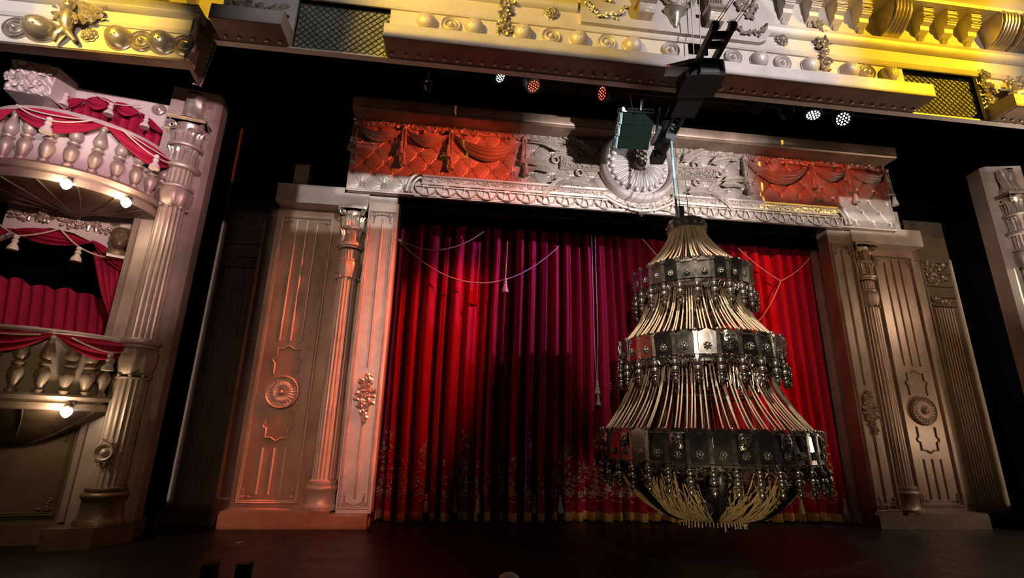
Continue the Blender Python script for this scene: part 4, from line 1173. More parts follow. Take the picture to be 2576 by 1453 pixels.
# ================================================================== opera boxes
BP = (-5.0, 8.6); BR = math.radians(12)
def B(u, v, z, P=BP, a=BR): return (P[0] + u * math.cos(a) - v * math.sin(a), P[1] + u * math.sin(a) + v * math.cos(a), z)
def box_column(label, P, rz, mir=1, full=True):
    t = thing('box_column', label, 'column', (P[0], P[1], 0), rz)
    G = BRONZE
    mb = MB()
    pl = [(-.52, -.42), (.08, -.42), (.44, .0), (.44, .5), (-.52, .5)]
    mb.vrun([(mir * x, y) for x, y in pl], 0, .27); mb.build('plinth', G, t, 0)
    mb = MB(); mb.vrun([(mir * -.43, .12), (mir * -.43, .0), (mir * .31, .0), (mir * .39, .08), (mir * .39, .45), (mir * -.43, .45)], .27, 7.75); mb.build('back_pilaster', PAINT, t, 0)
    mb = MB(); mb.vrun([(mir * -.52, -.02), (mir * -.44, -.05), (mir * -.42, .1), (mir * -.52, .1)], .3, 5.1); mb.build('jamb_moulding', PAINT, t, 40)
    cy = -.06
    mb = MB(); mb.lathe([(.31, .27), (.31, .31), (.285, .35), (.27, .38), (.26, .60), (.29, .64), (.30, .67), (.285, .70), (.25, .715), (.265, .74), (.26, .77), (.22, .79)], 32, (0, cy, 0)); mb.build('column_base', G, t, 50)
    fl = lambda r, z, a: r * (1 - .08 * abs(math.sin(10 * a)) ** .7)
    mb = MB(); mb.lathe([(.225, .78), (.225, 2.35)], 80, (0, cy, 0), rad=fl); mb.lathe([(.215, 2.95), (.205, 5.2), (.205, 6.02)], 80, (0, cy, 0), rad=fl); mb.build('fluted_shaft', PAINT, t, 60)
    mb = MB()
    for z, r, w in ((2.93, .30, .045), (2.86, .27, .03), (5.66, .27, .03), (6.04, .31, .045), (6.46, .285, .035), (2.36, .25, .02)):
        mb.lathe([(r - .08, z - w), (r - .012, z - w), (r, z - w * .4), (r, z + w * .4), (r - .02, z + w), (r - .08, z + w)], 32, (0, cy, 0))
    mb.build('shaft_ring', PAINT, t, 50)
    for z0, h in ((2.40, .44), (5.28, .36)):
        mb = MB(); mb.lathe([(.20, z0), (.235, z0 + .05), (.265, z0 + h * .5), (.27, z0 + h * .8), (.22, z0 + h)], 36, (0, cy, 0), rad=lambda r, z, a: r * (1 + .06 * math.cos(9 * a)))
        for k in range(9): mb.sphere((.23 * math.cos(2 * PI * k / 9), cy + .23 * math.sin(2 * PI * k / 9), z0), .035, seg=8, rings=5)
        mb.build('leaf_cup', PAINT, t, 50)
    mb = MB(); mb.lathe([(.225, 6.06), (.215, 6.45), (.21, 6.55), (.20, 6.85), (.235, 6.9)], 28, (0, cy, 0))
    for row, (z, h, w, n) in enumerate(((6.10, .34, .20, 7), (6.50, .30, .17, 8))):
        for k in range(n):
            a = 2 * PI * (k + .5 * row) / n; acanthus(mb, Matrix.Translation((0, cy, 0)) @ Matrix.Rotation(a, 4, 'Z') @ Matrix.Translation((0, -.215, z)), h, w, .5 if row else .25, 8)
    cp = mb.build('capital', GILT, t, 50)
    mb = MB()
    for k in range(4):
        a = PI / 4 + k * PI / 2; st = len(mb.v); volute(mb, (0, 0, 0), .085, .022, 1, 1.8)
        mb.xf(Matrix.Translation((.31 * math.cos(a), cy + .31 * math.sin(a), 6.80)) @ Matrix.Rotation(a, 4, 'Z'), st)
    mb.build('volute', GILT, cp, 50)
    mb = MB(); mb.grid(lambda u, v: ((.31 + .12 * (1 - abs(math.cos(4 * PI * u))) ** 1.5) * math.cos(2 * PI * u), cy + (.31 + .12 * (1 - abs(math.cos(4 * PI * u))) ** 1.5) * math.sin(2 * PI * u), 6.88 + .07 * v), 40, 2); mb.lathe([(.001, 6.95), (.33, 6.95)], 24, (0, cy, 0)); mb.build('abacus', GILT, cp, 30)
    mb = MB(); mb.lathe([(.125, -.05), (.125, .03), (.112, .05), (.09, .035), (.08, .005), (.055, .01), (.045, .035), (.02, .05), (.001, .052)], 28, (-.05, cy - .24, 1.27), M=Matrix.Rotation(PI / 2, 3, 'X') )
    clump(mb, -.12, .02, 1.10, 1.14, cy - .24, 14, .045, 3); clump(mb, -.12, .02, 1.40, 1.44, cy - .24, 14, .045, 4)
    mb.build('oval_medallion', PAINT, t, 50)
    # statue standing on the capital, cut off by the canopy: draped legs and hips
    s = thing('gilded_statue', 'lower half of a shiny draped statue on top of the %s box column' % ('left' if mir > 0 else 'right'), 'statue', (P[0], P[1], 0), rz)
    mb = MB()
    def bd(u, v):
        a = 2 * PI * u; z = lerp(6.955, 7.58, v)
        r = interp(((0, .22), (.12, .19), (.35, .15), (.55, .135), (.8, .155), (1, .15)), v)
        r *= 1 + .10 * math.cos(2 * a) + .09 * math.cos(7 * a + 6 * v) * (1 - .4 * v) + .06 * math.sin(13 * v + 2 * a)
        if v > .5: r *= 1 - .16 * math.exp(-((((a - 1.5 * PI) + PI) % (2 * PI) - PI) / .25) ** 2)
        return (r * math.cos(a) - .02 * v, cy + r * .8 * math.sin(a) - .02, z)
    mb.grid(bd, 54, 22); mb.lathe([(.001, 7.58), (.145, 7.58)], 20, (-.02, cy - .02, 0)); mb.build('draped_body', GILT, s, 60)
    mb = MB()
    for sx in (-1, 1): mb.sphere((sx * .09, cy - .22, 6.985), .05, .8, 1.6, .7, 10, 6)
    mb.build('foot', GILT, s, 60)
    return t
box_column('big fluted column with leafy capital at the right edge of the left opera box', BP, BR)
QX = 12.20
box_column('big fluted column of the right opera box cut by the right frame edge', (QX, 8.6), -BR, -1)

EC = (-1.4, .02)
def ell(t, a, b, k=1.): return (EC[0] + a * k * math.cos(t), EC[1] + b * k * math.sin(t))
def baluster_mesh(h):
    mb = MB()
    prof = [(.07, 0), (.07, .05), (.045, .06), (.05, .085), (.042, .10), (.06, .16), (.088, .26), (.092, .33), (.07, .40), (.04, .44), (.078, .46), (.082, .485), (.06, .51), (.045, .53), (.072, .57), (.09, .63), (.082, .70), (.055, .80), (.036, .90), (.05, .94), (.065, .955), (.065, 1.0)]
    mb.lathe([(r, z * h) for r, z in prof], 20)
    return mb
def balcony(label, a, b, z_band0, z_band1, z_rail, belly, mat2, n=13):
    t = thing('balcony', label, 'balcony', (BP[0], BP[1], z_band0), BR)
    o = z_band0
    N = 60
    T = [PI + PI * i / N for i in range(N + 1)]
    def sweep(mb, prof):                                               # prof: (outward offset, z)
        mb.grid(lambda u, v: (lambda q, w: ((EC[0] + (a + w[0]) * math.cos(q)), EC[1] + (b + w[0]) * math.sin(q), w[1] - o))(PI + PI * u, prof[min(len(prof) - 1, int(round(v * (len(prof) - 1))))]), N, len(prof) - 1)
    mb = MB(); zb, zt = z_band0, z_band1; h = zt - zb
    sweep(mb, [(-.3, zb), (.02, zb), (.035, zb + h * .08), (.03, zb + h * .42), (-.02, zb + h * .46), (-.02, zb + h * .60), (.05, zb + h * .66), (.07, zb + h * .85), (.05, zt), (-.3, zt)]); mb.build('floor_band', PAINT, t, 35)
    mb = MB(); sweep(mb, [(-.10, zt), (-.08, zt), (-.08, z_rail - .06), (-.10, z_rail - .06)]); mb.build('backing_panel', BACKBOX, t, 40)
    mb = MB(); sweep(mb, [(-.11, z_rail - .06), (.05, z_rail - .06), (.075, z_rail - .03), (.06, z_rail), (-.11, z_rail), (-.11, z_rail - .06)]); mb.build('handrail', PALE, t, 40)
    bm = baluster_mesh(z_rail - .06 - zt).build('baluster', PAINT, t, 50); 
    for i in range(n):
        q = PI + PI * (i + .5) / n
        o_ = bm if i == 0 else put(bm, t)
        o_.location = (EC[0] + (a - .015) * math.cos(q), EC[1] + (b - .015) * math.sin(q), zt - o)
    mb = MB()
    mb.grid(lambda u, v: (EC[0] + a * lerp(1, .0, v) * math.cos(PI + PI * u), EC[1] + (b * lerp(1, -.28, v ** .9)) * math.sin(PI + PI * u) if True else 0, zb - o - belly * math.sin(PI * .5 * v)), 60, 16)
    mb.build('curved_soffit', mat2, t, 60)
    mb = MB()
    for i in range(1, 8):
        q = PI + PI * i / 8; mb.tube([(EC[0] + a * lerp(1, 0, v) * math.cos(q), EC[1] + b * lerp(1, -.28, v ** .9) * math.sin(q), zb - o - belly * math.sin(PI * .5 * v) - .004) for v in [j / 10 for j in range(11)]], .012, 5)
    mb.build('soffit_rib', mat2, t, 60)
    return t
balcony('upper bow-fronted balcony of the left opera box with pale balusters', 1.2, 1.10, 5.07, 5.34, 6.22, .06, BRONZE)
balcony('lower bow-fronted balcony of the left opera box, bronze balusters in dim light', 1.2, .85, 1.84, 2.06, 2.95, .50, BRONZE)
def globe(label, u, z, b, off=.05, k=1.):
    c = math.acos((u - EC[0]) / 1.2); v = EC[1] - b * math.sin(c) - off
    p = B(u, v, z)
    t = thing('globe_lamp', label, 'lamp', p, BR)
    mb = MB(); mb.box(-.04, .04, .02, .10, .0, .12); mb.tube([(0, .05, .10), (0, -.02, .09), (0, -.03, .05)], .02, 8); mb.lathe([(.03, .03), (.05, .04), (.05, .06), (.03, .07)], 14, (0, -.03, 0)); mb.build('bracket', DULLMET, t, 40)
    mb = MB(); mb.lathe([(.001, -.105), (.03, -.09), (.062, -.05), (.07, -.015), (.06, .02), (.035, .04)], 18, (0, -.03, 0)); mb.build('glass_globe', GLASS, t, 60)
    L = bpy.data.lights.new('globe_light', 'POINT'); L.energy = 18 * k; L.color = (1, .68, .42); L.shadow_soft_size = .06
    lo = bpy.data.objects.new('globe_light', L); C.objects.link(lo); lo.location = B(u, v - .16, z - .02)
globe('glowing globe lamp on the upper balcony edge, left of the two', -1.03, 5.06, 1.10)
globe('glowing globe lamp on the upper balcony edge near the big column', -.42, 5.06, 1.10)
globe('glowing globe lamp on the lower balcony edge beside the big column', -.50, 1.84, .85, .05, 1.0)

# cloth swags, cords and tassels on the box
def pleats(mb, u0, u1, v, z0, z1, n, A, lean=0., rag=0.):
    r = random.Random(int(n * 7 + z0 * 10)); ph = [r.uniform(.7, 1.3) for _ in range(n + 2)]
    def f(a, b):
        i = min(n - 1, int(a * n)); p = a * n - i
        return (lerp(u0, u1, a) + lean * (1 - b), v - A * ph[i] * abs(math.sin(PI * p)) ** .7, lerp(z0, z1 + rag * (math.sin(7 * a) * .5 + .5 * math.sin(n * 2.1 * a) * math.sin(3 + n * a)), b))
    mb.grid(f, n * 10, 8)
def drape3(p, q, top, bot, n, depth, out=(0, -1, 0)):
    mb = MB(); o = Vector(out)
    P, Q = Vector(p), Vector(q)
    def f(u, v):
        sg = lerp(top, bot, v); e = math.sin(PI * u) ** .8
        c = P.lerp(Q, u) + Vector((0, 0, -4 * sg * u * (1 - u)))
        c += o * (depth * e * (.3 + .7 * math.sin(PI * min(1, v * .9 + .1))) + depth * .4 * e * (.5 + .5 * math.cos(v * n * 2 * PI + 1.1 * math.sin(5 * u))))
        return c
    mb.grid(f, 30, 30); return mb
bt = tassel_mesh(.26, .055)
def cordset(t, segs, tass, mat=ROPE, r=.012):
    mb = MB()
    for a, b, s in segs: mb.tube(sag(a, b, s, 14), r, 6)
    mb.build('cord', mat, t, 60)
    o = None
    for p in tass: o = bt.build('tassel', TASSELM, t, 60, p) if o is None else put(o, t, p)
# upper box: wall, curtain, valance
t = thing('upper_box_wall', 'pale back wall of the upper left box with rosettes in its corners', 'wall panel', B(-1.4, .35, 6.2), BR)
mb = MB(); mb.prism([(-1.0, -.9), (-1.0, 1.33), (.98, 1.33), (.98, -.9), (.86, -.9), (.86, .72), (.55, 1.0), (.05, 1.16), (-.45, 1.12), (-.86, .82), (-.86, -.9)], 0, .1); mb.build('surround', BACKBOX, t, 0)
for k, x in enumerate((-.84, .82)):
    mb = MB(); mb.lathe([(.12, 0), (.12, .03), (.10, .05), (.085, .02), (.06, .03), (.03, .07), (.001, .08)], 24, M=Matrix.Rotation(PI / 2, 3, 'X')); mb.build('corner_rosette', GILT, t, 50, (x if x < 0 else .70, 0, 1.19))
t = thing('box_curtain', 'crimson pleated curtain with swagged valance in the upper left box', 'curtain', B(-1.4, .5, 5.4), BR)
mb = MB(); pleats(mb, -.95, .95, 0, 0, 1.98, 13, .10); mb.build('pleated_cloth', BOXRED, t, 60)
pts = [(-.88, 1.62), (-.42, 1.92), (.0, 1.96), (.42, 1.86), (.90, 1.50)]
for (xa, za), (xb, zb), bo in zip(pts, pts[1:], (.20, .24, .22, .12)): drape3((xa, -.17, za), (xb, -.17, zb), -.02, bo, 3, .12).build('valance_swag', BOXRED, t, 60)
cordset(t, [((-.25, -.32, 1.98), (.05, -.34, 1.84), .02), ((.05, -.34, 1.84), (.45, -.32, 1.93), .03)], [(.05, -.36, 1.84), (-.62, -.36, 1.86), (.62, -.36, 1.72)])
t = thing('rail_drape', 'crimson cloth swagged along the upper balcony rail with pale cords and tassels', 'drape', (BP[0], BP[1], 6.15), BR)
def er(q, b, k=.06): return (EC[0] + (1.2 + k) * math.cos(q), EC[1] + (b + k) * math.sin(q), 0)
qs = [PI * 1.02, PI * 1.36, PI * 1.655, PI * 1.985]
def rail_swag(q0, q1, b, bot, z=0):
    mb = MB()
    def f(u, v):
        q = lerp(q0, q1, u); e = math.sin(PI * u) ** .8; sg = lerp(.0, bot, v)
        k = .06 + .10 * e * math.sin(PI * min(1, v * .85 + .1)) + .03 * e * math.cos(v * 6 * PI + 3 * u)
        x, y, _ = er(q, b, k); return (x, y, z - 4 * sg * u * (1 - u))
    mb.grid(f, 30, 26); return mb
for q0, q1 in zip(qs, qs[1:]): rail_swag(q0, q1, 1.10, .34).build('swag', BOXRED, t, 60)
mb = MB(); tp = []
for q0, q1 in ((PI * 1.40, PI * 1.62), (PI * 1.70, PI * 1.96)):
    for d in (.10, .16): mb.tube([(lambda e, s: (e[0], e[1], -.02 - 4 * s * d * (1.2 if d > .1 else 1)))(er(lerp(q0, q1, i / 14), 1.10, .19), (i / 14) * (1 - i / 14)) for i in range(15)], .011, 6)
    e = er((q0 + q1) / 2, 1.10, .21); tp.append((e[0], e[1], -.17))
mb.build('cord', ROPE, t, 60)
o = None
for p in tp: o = bt.build('tassel', TASSELM, t, 60, p) if o is None else put(o, t, p)
t = thing('rail_drape', 'dark crimson cloth swagged along the lower balcony rail', 'drape', (BP[0], BP[1], 2.88), BR)
for q0, q1 in zip(qs, qs[1:]): rail_swag(q0, q1, .85, .30).build('swag', BOXRED, t, 60)
mb = MB(); e = er(PI * 1.83, .85, .21)
for q0, q1 in ((PI * 1.70, PI * 1.83), (PI * 1.83, PI * 1.97), (PI * 1.40, PI * 1.62)):
    mb.tube([(lambda e_, s: (e_[0], e_[1], -.04 - (.14 if q0 > 1.8 * PI else 0) * (1 - i / 14) - (.14 if 1.69 * PI < q0 < 1.8 * PI else 0) * (i / 14) - .1 * s))(er(lerp(q0, q1, i / 14), .85, .19), 4 * (i / 14) * (1 - i / 14) * .3) for i in range(15)], .012, 6)
mb.build('cord', ROPE, t, 60)
bt.build('tassel', TASSELM, t, 60, (e[0], e[1], -.19))
# lower box
t = thing('lower_box_wall', 'pale arched wall of the lower left box with carved garlands under the upper balcony', 'wall panel', B(-1.4, .32, 3.0), BR)
arch = [(-1.0, 1.5), (-.8, 1.66), (-.38, 1.80), (-.05, 1.76), (.28, 1.62), (.60, 1.40), (.90, 1.12)]
mb = MB(); mb.prism([(-1.0, 2.3)] + arch + [(.92, .0), (1.0, 0), (1.0, 2.3)], 0, .1); mb.build('arched_wall', BACKBOX, t, 0)
mb = None
for k, (xa, za, xb, zb) in enumerate(((-.30, 2.0, .20, 1.97), (.24, 1.97, .70, 1.93), (-.95, 2.02, -.62, 2.02))):
    mb = MB(); r = random.Random(k)
    for i in range(44):
        s_ = i / 43; x = lerp(xa, xb, s_); z = lerp(za, zb, s_) - .36 * s_ * (1 - s_); w = .02 + .05 * math.sin(PI * s_)
        p = (x, -.03, z + r.uniform(-w, w))
        if i % 2: mb.sphere(p, r.uniform(.018, .03), seg=7, rings=5)
        else: mb.leaf(p, (r.uniform(-1, 1), -.1, r.uniform(-1, .5)), (0, -1, 0), .07, .028, .12)
    for sx in (-.02, .03): mb.tube([(xb + sx, -.02, zb + .02), (xb + sx * 2, -.035, zb - .08), (xb + sx * 2.4, -.03, zb - .15)], [.012, .03, .02], 7)
    mb.build('garland', GILT, t, 50)
mb = MB(); clump(mb, -.60, -.38, 1.93, 2.12, -.04, 30, .12, 6); mb.sphere((-.49, -.08, 2.03), .08, 1, .8, 1.1, 12, 8); mb.sphere((-.49, -.15, 2.0), .03, seg=8, rings=5)
mb.build('lion_mask', GILT, t, 50)
t = thing('box_drape', 'crimson swag and tied side drape hanging in the lower left box arch with pale cords', 'drape', B(-1.4, .28, 3.0), BR)
drape3((-.85, 0, 1.67), (.26, 0, 1.61), -.085, .17, 4, .14).build('swag', BOXRED, t, 60)
drape3((.24, 0, 1.66), (.93, 0, 1.14), -.09, .12, 3, .10).build('swag', BOXRED, t, 60)
drape3((-1.3, 0, 1.25), (-.80, 0, 1.70), -.10, .06, 3, .10).build('swag', BOXRED, t, 60)
mb = MB()
def sd(u, v):
    w = interp(((0, 1), (.5, .62), (.8, .20), (.88, .16), (1, .24)), v); c = lerp(.60, .86, min(1, v * 1.15))
    i = u * 6
    return (c + (u - .5) * .64 * w, .04 - .06 * abs(math.sin(PI * i)) * (.4 + .6 * w), lerp(1.46, .05, v))
mb.grid(sd, 60, 20); mb.build('side_drape', BOXRED, t, 60)
cordset(t, [((-.98, -.18, 1.74), (-.62, -.22, 1.52), .02), ((-.62, -.22, 1.52), (-.12, -.20, 1.73), .03), ((-.12, -.20, 1.73), (.22, -.22, 1.44), .02), ((.22, -.22, 1.44), (.70, -.16, 1.34), .04)], [(-.62, -.24, 1.53), (.22, -.24, 1.45)], ROPE, .014)
t = thing('box_curtain', 'red pleated curtain at the back of the lower left box', 'curtain', B(-1.4, .95, 2.6), BR)
mb = MB(); pleats(mb, -1.5, .95, 0, 0, 1.32, 15, .10, .18, .14); mb.build('pleated_cloth', BOXRED, t, 60)  # short ragged top is shaped to stand for the swag's shadow
mb = MB(); mb.box(-2.9, -.5, .35, 1.6, 4.95, 5.05); mb.box(-2.9, -.44, .32, 1.6, 2.4, 2.5); mb.box(-.5, -.42, .45, 1.6, 2.5, 7.6); mb.box(-2.9, -.42, 1.5, 1.6, 2.4, 7.7); mb.box(-2.9, -.44, .45, 1.6, 7.55, 7.65)
o = mb.build('box_interior', BLACK, None, 0, (BP[0], BP[1], 0)); o.rotation_euler = (0, 0, BR); tag(o, 'dark inner shell of the left opera box', 'wall panel', kind='structure')
t = thing('rail_shelf', 'short reddish ledge inside the lower left box above its rail', 'shelf', B(-2.0, .2, 3.0), BR)
mb = MB(); mb.run([(0, 0), (-.06, .01), (-.06, .04), (-.04, .05), (-.06, .07), (-.05, .11), (0, .11)], -.6, .55); mb.build('ledge', PAINT, t, 30)
# portrait bust
bu = thing('portrait_bust', 'grey sculpted head of a man on the pale wall of the lower left box', 'bust', B(-.68, .10, 4.40), BR)
mb = MB()
def g2(x, z, cx, cz, sx, sz, h): return h * math.exp(-((x - cx) / sx) ** 2 - ((z - cz) / sz) ** 2)
def headf(u, v):
    a = 2 * PI * u; ph = PI * v
    x = math.sin(ph) * math.cos(a); y = math.sin(ph) * math.sin(a); z = math.cos(ph)
    w = .80 - .14 * max(0, -z) ; R = .165
    X, Y, Z = x * w, y * .98, z * 1.25
    if y < 0:
        f_ = g2(X, Z, 0, .02, .10, .26, .16) + g2(X, Z, 0, -.12, .16, .10, .14) + g2(X, Z, 0, .34, .5, .10, .07) - g2(X, Z, .3, .18, .16, .10, .12) - g2(X, Z, -.3, .18, .16, .10, .12) + g2(X, Z, 0, -.42, .26, .07, .07) - g2(X, Z, 0, -.5, .3, .04, .05) + g2(X, Z, 0, -.82, .22, .16, .10)
        Y -= f_
    return (X * R, Y * R, Z * R + .27)
mb.grid(headf, 60, 40)
for s in (-1, 1): mb.sphere((s * .128, .0, .27), .035, .5, 1, 1.4, 10, 6)
mb.lathe([(.17, -.02), (.165, .04), (.12, .07), (.085, .10), (.08, .16)], 24, (0, .02, 0), rad=lambda r, z, a: r * (1 - .25 * abs(math.sin(a))))
mb.build('head', BRONZE, bu, 70)
mb = MB(); mb.lathe([(.15, .33), (.15, .37), (.13, .43), (.08, .48), (.001, .495)], 24, (0, .04, 0), rad=lambda r, z, a: r * (1 + .05 * math.cos(13 * a + 30 * z))); mb.build('hair', BRONZE, bu, 70)
mb = MB(); mb.box(-.13, .13, -.08, .16, -.07, -.02); mb.build('bracket', PALE, bu, 0)
bu.rotation_euler = (0, 0, BR + .35)
# dado
t = thing('dado_panel', 'dim bronze panelled wall below the lower balcony of the left box', 'wall panel', B(-1.5, .12, 0), BR)
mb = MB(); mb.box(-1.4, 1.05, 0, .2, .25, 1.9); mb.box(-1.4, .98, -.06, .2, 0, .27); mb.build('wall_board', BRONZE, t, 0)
mb = MB(); frame_mould(mb, -.08, .86, .40, 1.62, 0, .05, .04); frame_mould(mb, -1.3, -.32, .40, 1.62, 0, .05, .04); mb.build('frame_moulding', BRONZE, t, 50)
mb = MB()
for x, sx in ((-.05, 1), (.83, -1)):
    for z, sz in ((.43, 1), (1.59, -1)): corner_scroll(mb, x, -.012, z, sx, sz, .16)
mb.build('corner_ornament', BRONZE, t, 40)
# carved block beside the upper box
mb = MB(); st = len(mb.v)
mb.grid(lambda u, v: ((u - .5) * .62, -.18 - .10 * math.sin(PI * v) * math.sin(PI * u) - .045 * abs(math.sin(11 * u + 3 * v) * math.sin(9 * v - 2 * u)) - .03 * math.sin(23 * u + 5 * v) * math.sin(19 * v), .6 * v), 48, 44)
mb.box(-.31, .31, -.19, .25, 0, .6); mb.add([(-.31, -.19, .6), (.31, -.19, .6), (.42, .25, .62), (-.2, .25, .62), (.42, .25, 0), (.31, -.19, 0)], [(0, 1, 2, 3), (1, 5, 4, 2)])
clump(mb, -.28, .28, .06, .52, -.27, 40, .09, 12)
o = mb.build('carved_block', PALE, None, 40, B(-2.42, .1, 6.98)); o.rotation_euler = (0, 0, BR); tag(o, 'pale carved foliage block standing left of the upper box wall', 'carving')
mb = MB(); clump(mb, -.3, .12, 0, .75, -.1, 60, .11, 13)
for x, z in ((-.1, .2), (.02, .5), (-.2, .55)): mb.sphere((x, -.12, z), .08, seg=10, rings=6)
o = mb.build('flower_cluster', GILT, None, 40, B(-2.62, -.45, 6.15)); tag(o, 'pale carved flower cluster at the left frame edge beside the upper balcony', 'carving')
# right box sliver
t = thing('box_curtain', 'crimson curtain sliver of the right opera box at the right frame edge', 'curtain', (QX + 1.3, 8.85, 6.0), -BR)
mb = MB(); pleats(mb, -.85, .9, 0, 0, 1.4, 10, .10); mb.build('pleated_cloth', BOXRED, t, 60)
t = thing('upper_box_wall', 'pale plaster edge of the right upper box behind its column', 'wall panel', (QX + 1.3, 8.75, 6.0), -BR)
mb = MB(); mb.prism([(-.98, -.8), (-.98, 1.5), (1.0, 1.5), (1.0, 1.2), (-.2, 1.2), (-.75, .8), (-.86, -.8)], 0, .1); mb.build('surround', BACKBOX, t, 0)

# ------------------------------------------------------------------ small things at the front
for x, lb in ((530, 'small black upright block at the stage front, left of the pair'), (612, 'small black upright block at the stage front, right of the pair')):
    pass
def fwd(px, py, Y):
    d = RW @ Vector((px - 1288, py - 726.5, F_PX)); return d * (Y / d.y) + Vector((0, 0, EYE_Z))
for px, lb in ((528, 'small black upright block at the stage front, left of the pair'), (614, 'small black upright block at the stage front, right of the pair')):
    p = fwd(px, 1416, 6.2)
    mb = MB(); mb.bevbox(-.065, .065, -.05, .10, .03, p.z, .01); mb.box(-.10, .10, -.08, .16, 0, .03)
    tag(mb.build('monitor_stand', BLACKMETAL, None, 0, (p.x, p.y, 0)), lb, 'stand')
d = RW @ Vector((600 - 1288, 1365 - 726.5, F_PX)); p = d * ((.004 - EYE_Z) / d.z) + Vector((0, 0, EYE_Z))
mb = MB(); mb.add([(-.05, 0, .0), (.01, -.02, .0), (.05, .07, .02), (-.01, .09, .0)], [(0, 1, 2, 3)])
tag(mb.build('paper_scrap', PAPER, None, 0, p), 'tiny white scrap of paper on the black stage floor at the left', 'paper')
# the head of someone just below the frame
p = fwd(1281, 1439, 3.6)
t = thing('person', 'person in a black jacket, only the bald head top showing at the bottom edge', 'person', (p.x, p.y, 0))
hz = p.z
mb = MB()
prof = [(.0001, hz), (.035, hz - .006), (.062, hz - .025), (.076, hz - .06), (.08, hz - .10), (.074, hz - .15), (.058, hz - .20), (.055, hz - .26), (.075, hz - .29)]
mb.lathe(prof, 28, rad=lambda r, z, a: r * (1 + .18 * abs(math.sin(a))))
for s in (-1, 1): mb.sphere((s * .083, .01, hz - .12), .03, .4, 1, 1.3, 8, 6)
mb.sphere((0, .108, hz - .13), .018, 1, 1, 1.5, 8, 6)
for s in (-1, 1): mb.sphere((s * .033, .088, hz - .10), .012, seg=8, rings=6)
mb.build('head', SKIN, t, 70)
mb = MB()
mb.lathe([(.08, hz - .27), (.17, hz - .31), (.235, hz - .36), (.25, hz - .45), (.22, hz - .7), (.21, .05), (.2, 0)], 28, rad=lambda r, z, a: r * (1 - .30 * abs(math.sin(a))))
mb.build('jacket', CLOTHBLK, t, 60)
# ================================================================== light
w = bpy.data.worlds.new('world'); sc.world = w; w.use_nodes = True
w.node_tree.nodes['Background'].inputs['Color'].default_value = (.9, .75, .62, 1)
w.node_tree.nodes['Background'].inputs['Strength'].default_value = .014
def spot(name, loc, to, e, col, deg, blend=.3, soft=.08):
    L = bpy.data.lights.new(name, 'SPOT'); L.energy = e; L.color = col; L.spot_size = math.radians(deg); L.spot_blend = blend; L.shadow_soft_size = soft
    o = bpy.data.objects.new(name, L); C.objects.link(o); o.location = loc
    o.rotation_euler = (Vector(to) - Vector(loc)).to_track_quat('-Z', 'Y').to_euler()
    return o
def profile(name, loc, Y, x0, x1, z0, z1, e, col, edge=.15, soft=.05, tilt=0., ez=.06, et=None):
    """shuttered profile spotlight facing upstage: lights the rectangle x0..x1, z0..z1 of the plane y=Y"""
    L = bpy.data.lights.new(name, 'SPOT'); L.energy = e; L.color = col; L.shadow_soft_size = soft
    o = bpy.data.objects.new(name, L); C.objects.link(o); o.location = loc
    o.rotation_euler = (PI / 2, 0, 0)                                  # local -z looks along +y
    D = Y - loc[1]
    c = [((x - loc[0]) / D, (z - loc[2]) / D) for x in (x0, x1) for z in (z0, z1)]
    L.spot_size = min(math.radians(175), 2 * math.atan(max(math.hypot(*q) for q in c) * 1.05)); L.spot_blend = 0
    L.use_nodes = True; nt = L.node_tree; N, K = nt.nodes, nt.links; em = N['Emission']
    tc = N.new('ShaderNodeTexCoord'); sp = N.new('ShaderNodeSeparateXYZ'); K.new(tc.outputs['Normal'], sp.inputs[0])
    def M_(op, a, b=None, clamp=False):
        n = N.new('ShaderNodeMath'); n.operation = op; n.use_clamp = clamp
        for i, v in enumerate((a, b)):
            if v is None: continue
            if isinstance(v, (int, float)): n.inputs[i].default_value = v
            else: K.new(v, n.inputs[i])
        return n.outputs[0]
    zz = M_('ABSOLUTE', sp.outputs['Z'])
    xs, ys = M_('DIVIDE', sp.outputs['X'], zz), M_('DIVIDE', sp.outputs['Y'], zz)
    X = M_('ADD', M_('MULTIPLY', xs, D), loc[0]); Z = M_('ADD', M_('MULTIPLY', ys, D), loc[2])
    if tilt: Z = M_('ADD', Z, M_('MULTIPLY', X, tilt))
    k = None
    for v, lo, sg, ed in ((X, x0, 1, edge), (X, x1, -1, edge), (Z, z0, 1, ez), (Z, z1, -1, et or ez)):
        t = M_('MULTIPLY', M_('MULTIPLY', M_('SUBTRACT', v, lo), sg), 1 / ed, True)
        k = t if k is None else M_('MULTIPLY', k, t)
    K.new(k, em.inputs['Strength'])
    return o
YEL = (1, .57, .02); WHT = (1, .93, .95); RED = (1, .085, .03); WARM = (1, .72, .46); PINK = (1, .50, .58); MAG = (.55, .28, 1.0)
# frieze
profile('frieze_yellow_right', (15.0, -1.0, 11.3), 7.28, 5.9, 11.6, 7.63, 12, 9000, YEL, 1.2)
profile('corner_white', (12.5, -2.0, 7.6), 7.28, 10.35, 13.3, 7.6, 10.6, 1100, WHT, .5)
profile('frieze_yellow_left', (-7.0, -1.0, 9.4), 7.28, -2.3, 4.0, 7.81, 12, 7000, (1, .62, .06), 1.0)
profile('frieze_white_centre', (8.0, -2.0, 9.6), 7.28, 2.0, 8.0, 7.745, 12, 3600, WHT, 1.6)
profile('frieze_soft_left', (0.0, -2.0, 9.0), 7.28, -4.3, 3.0, 7.76, 9.4, 700, WHT, .8)
for gx, gz in ((12.95, 5.0), (12.35, 5.0), (12.45, 1.8)):                # the right box's own globe lamps, just outside the frame
    L = bpy.data.lights.new('globe_light', 'POINT'); L.energy = 110; L.color = (1, .78, .58); L.shadow_soft_size = .06
    o = bpy.data.objects.new('globe_light', L); C.objects.link(o); o.location = (gx, 7.55, gz)
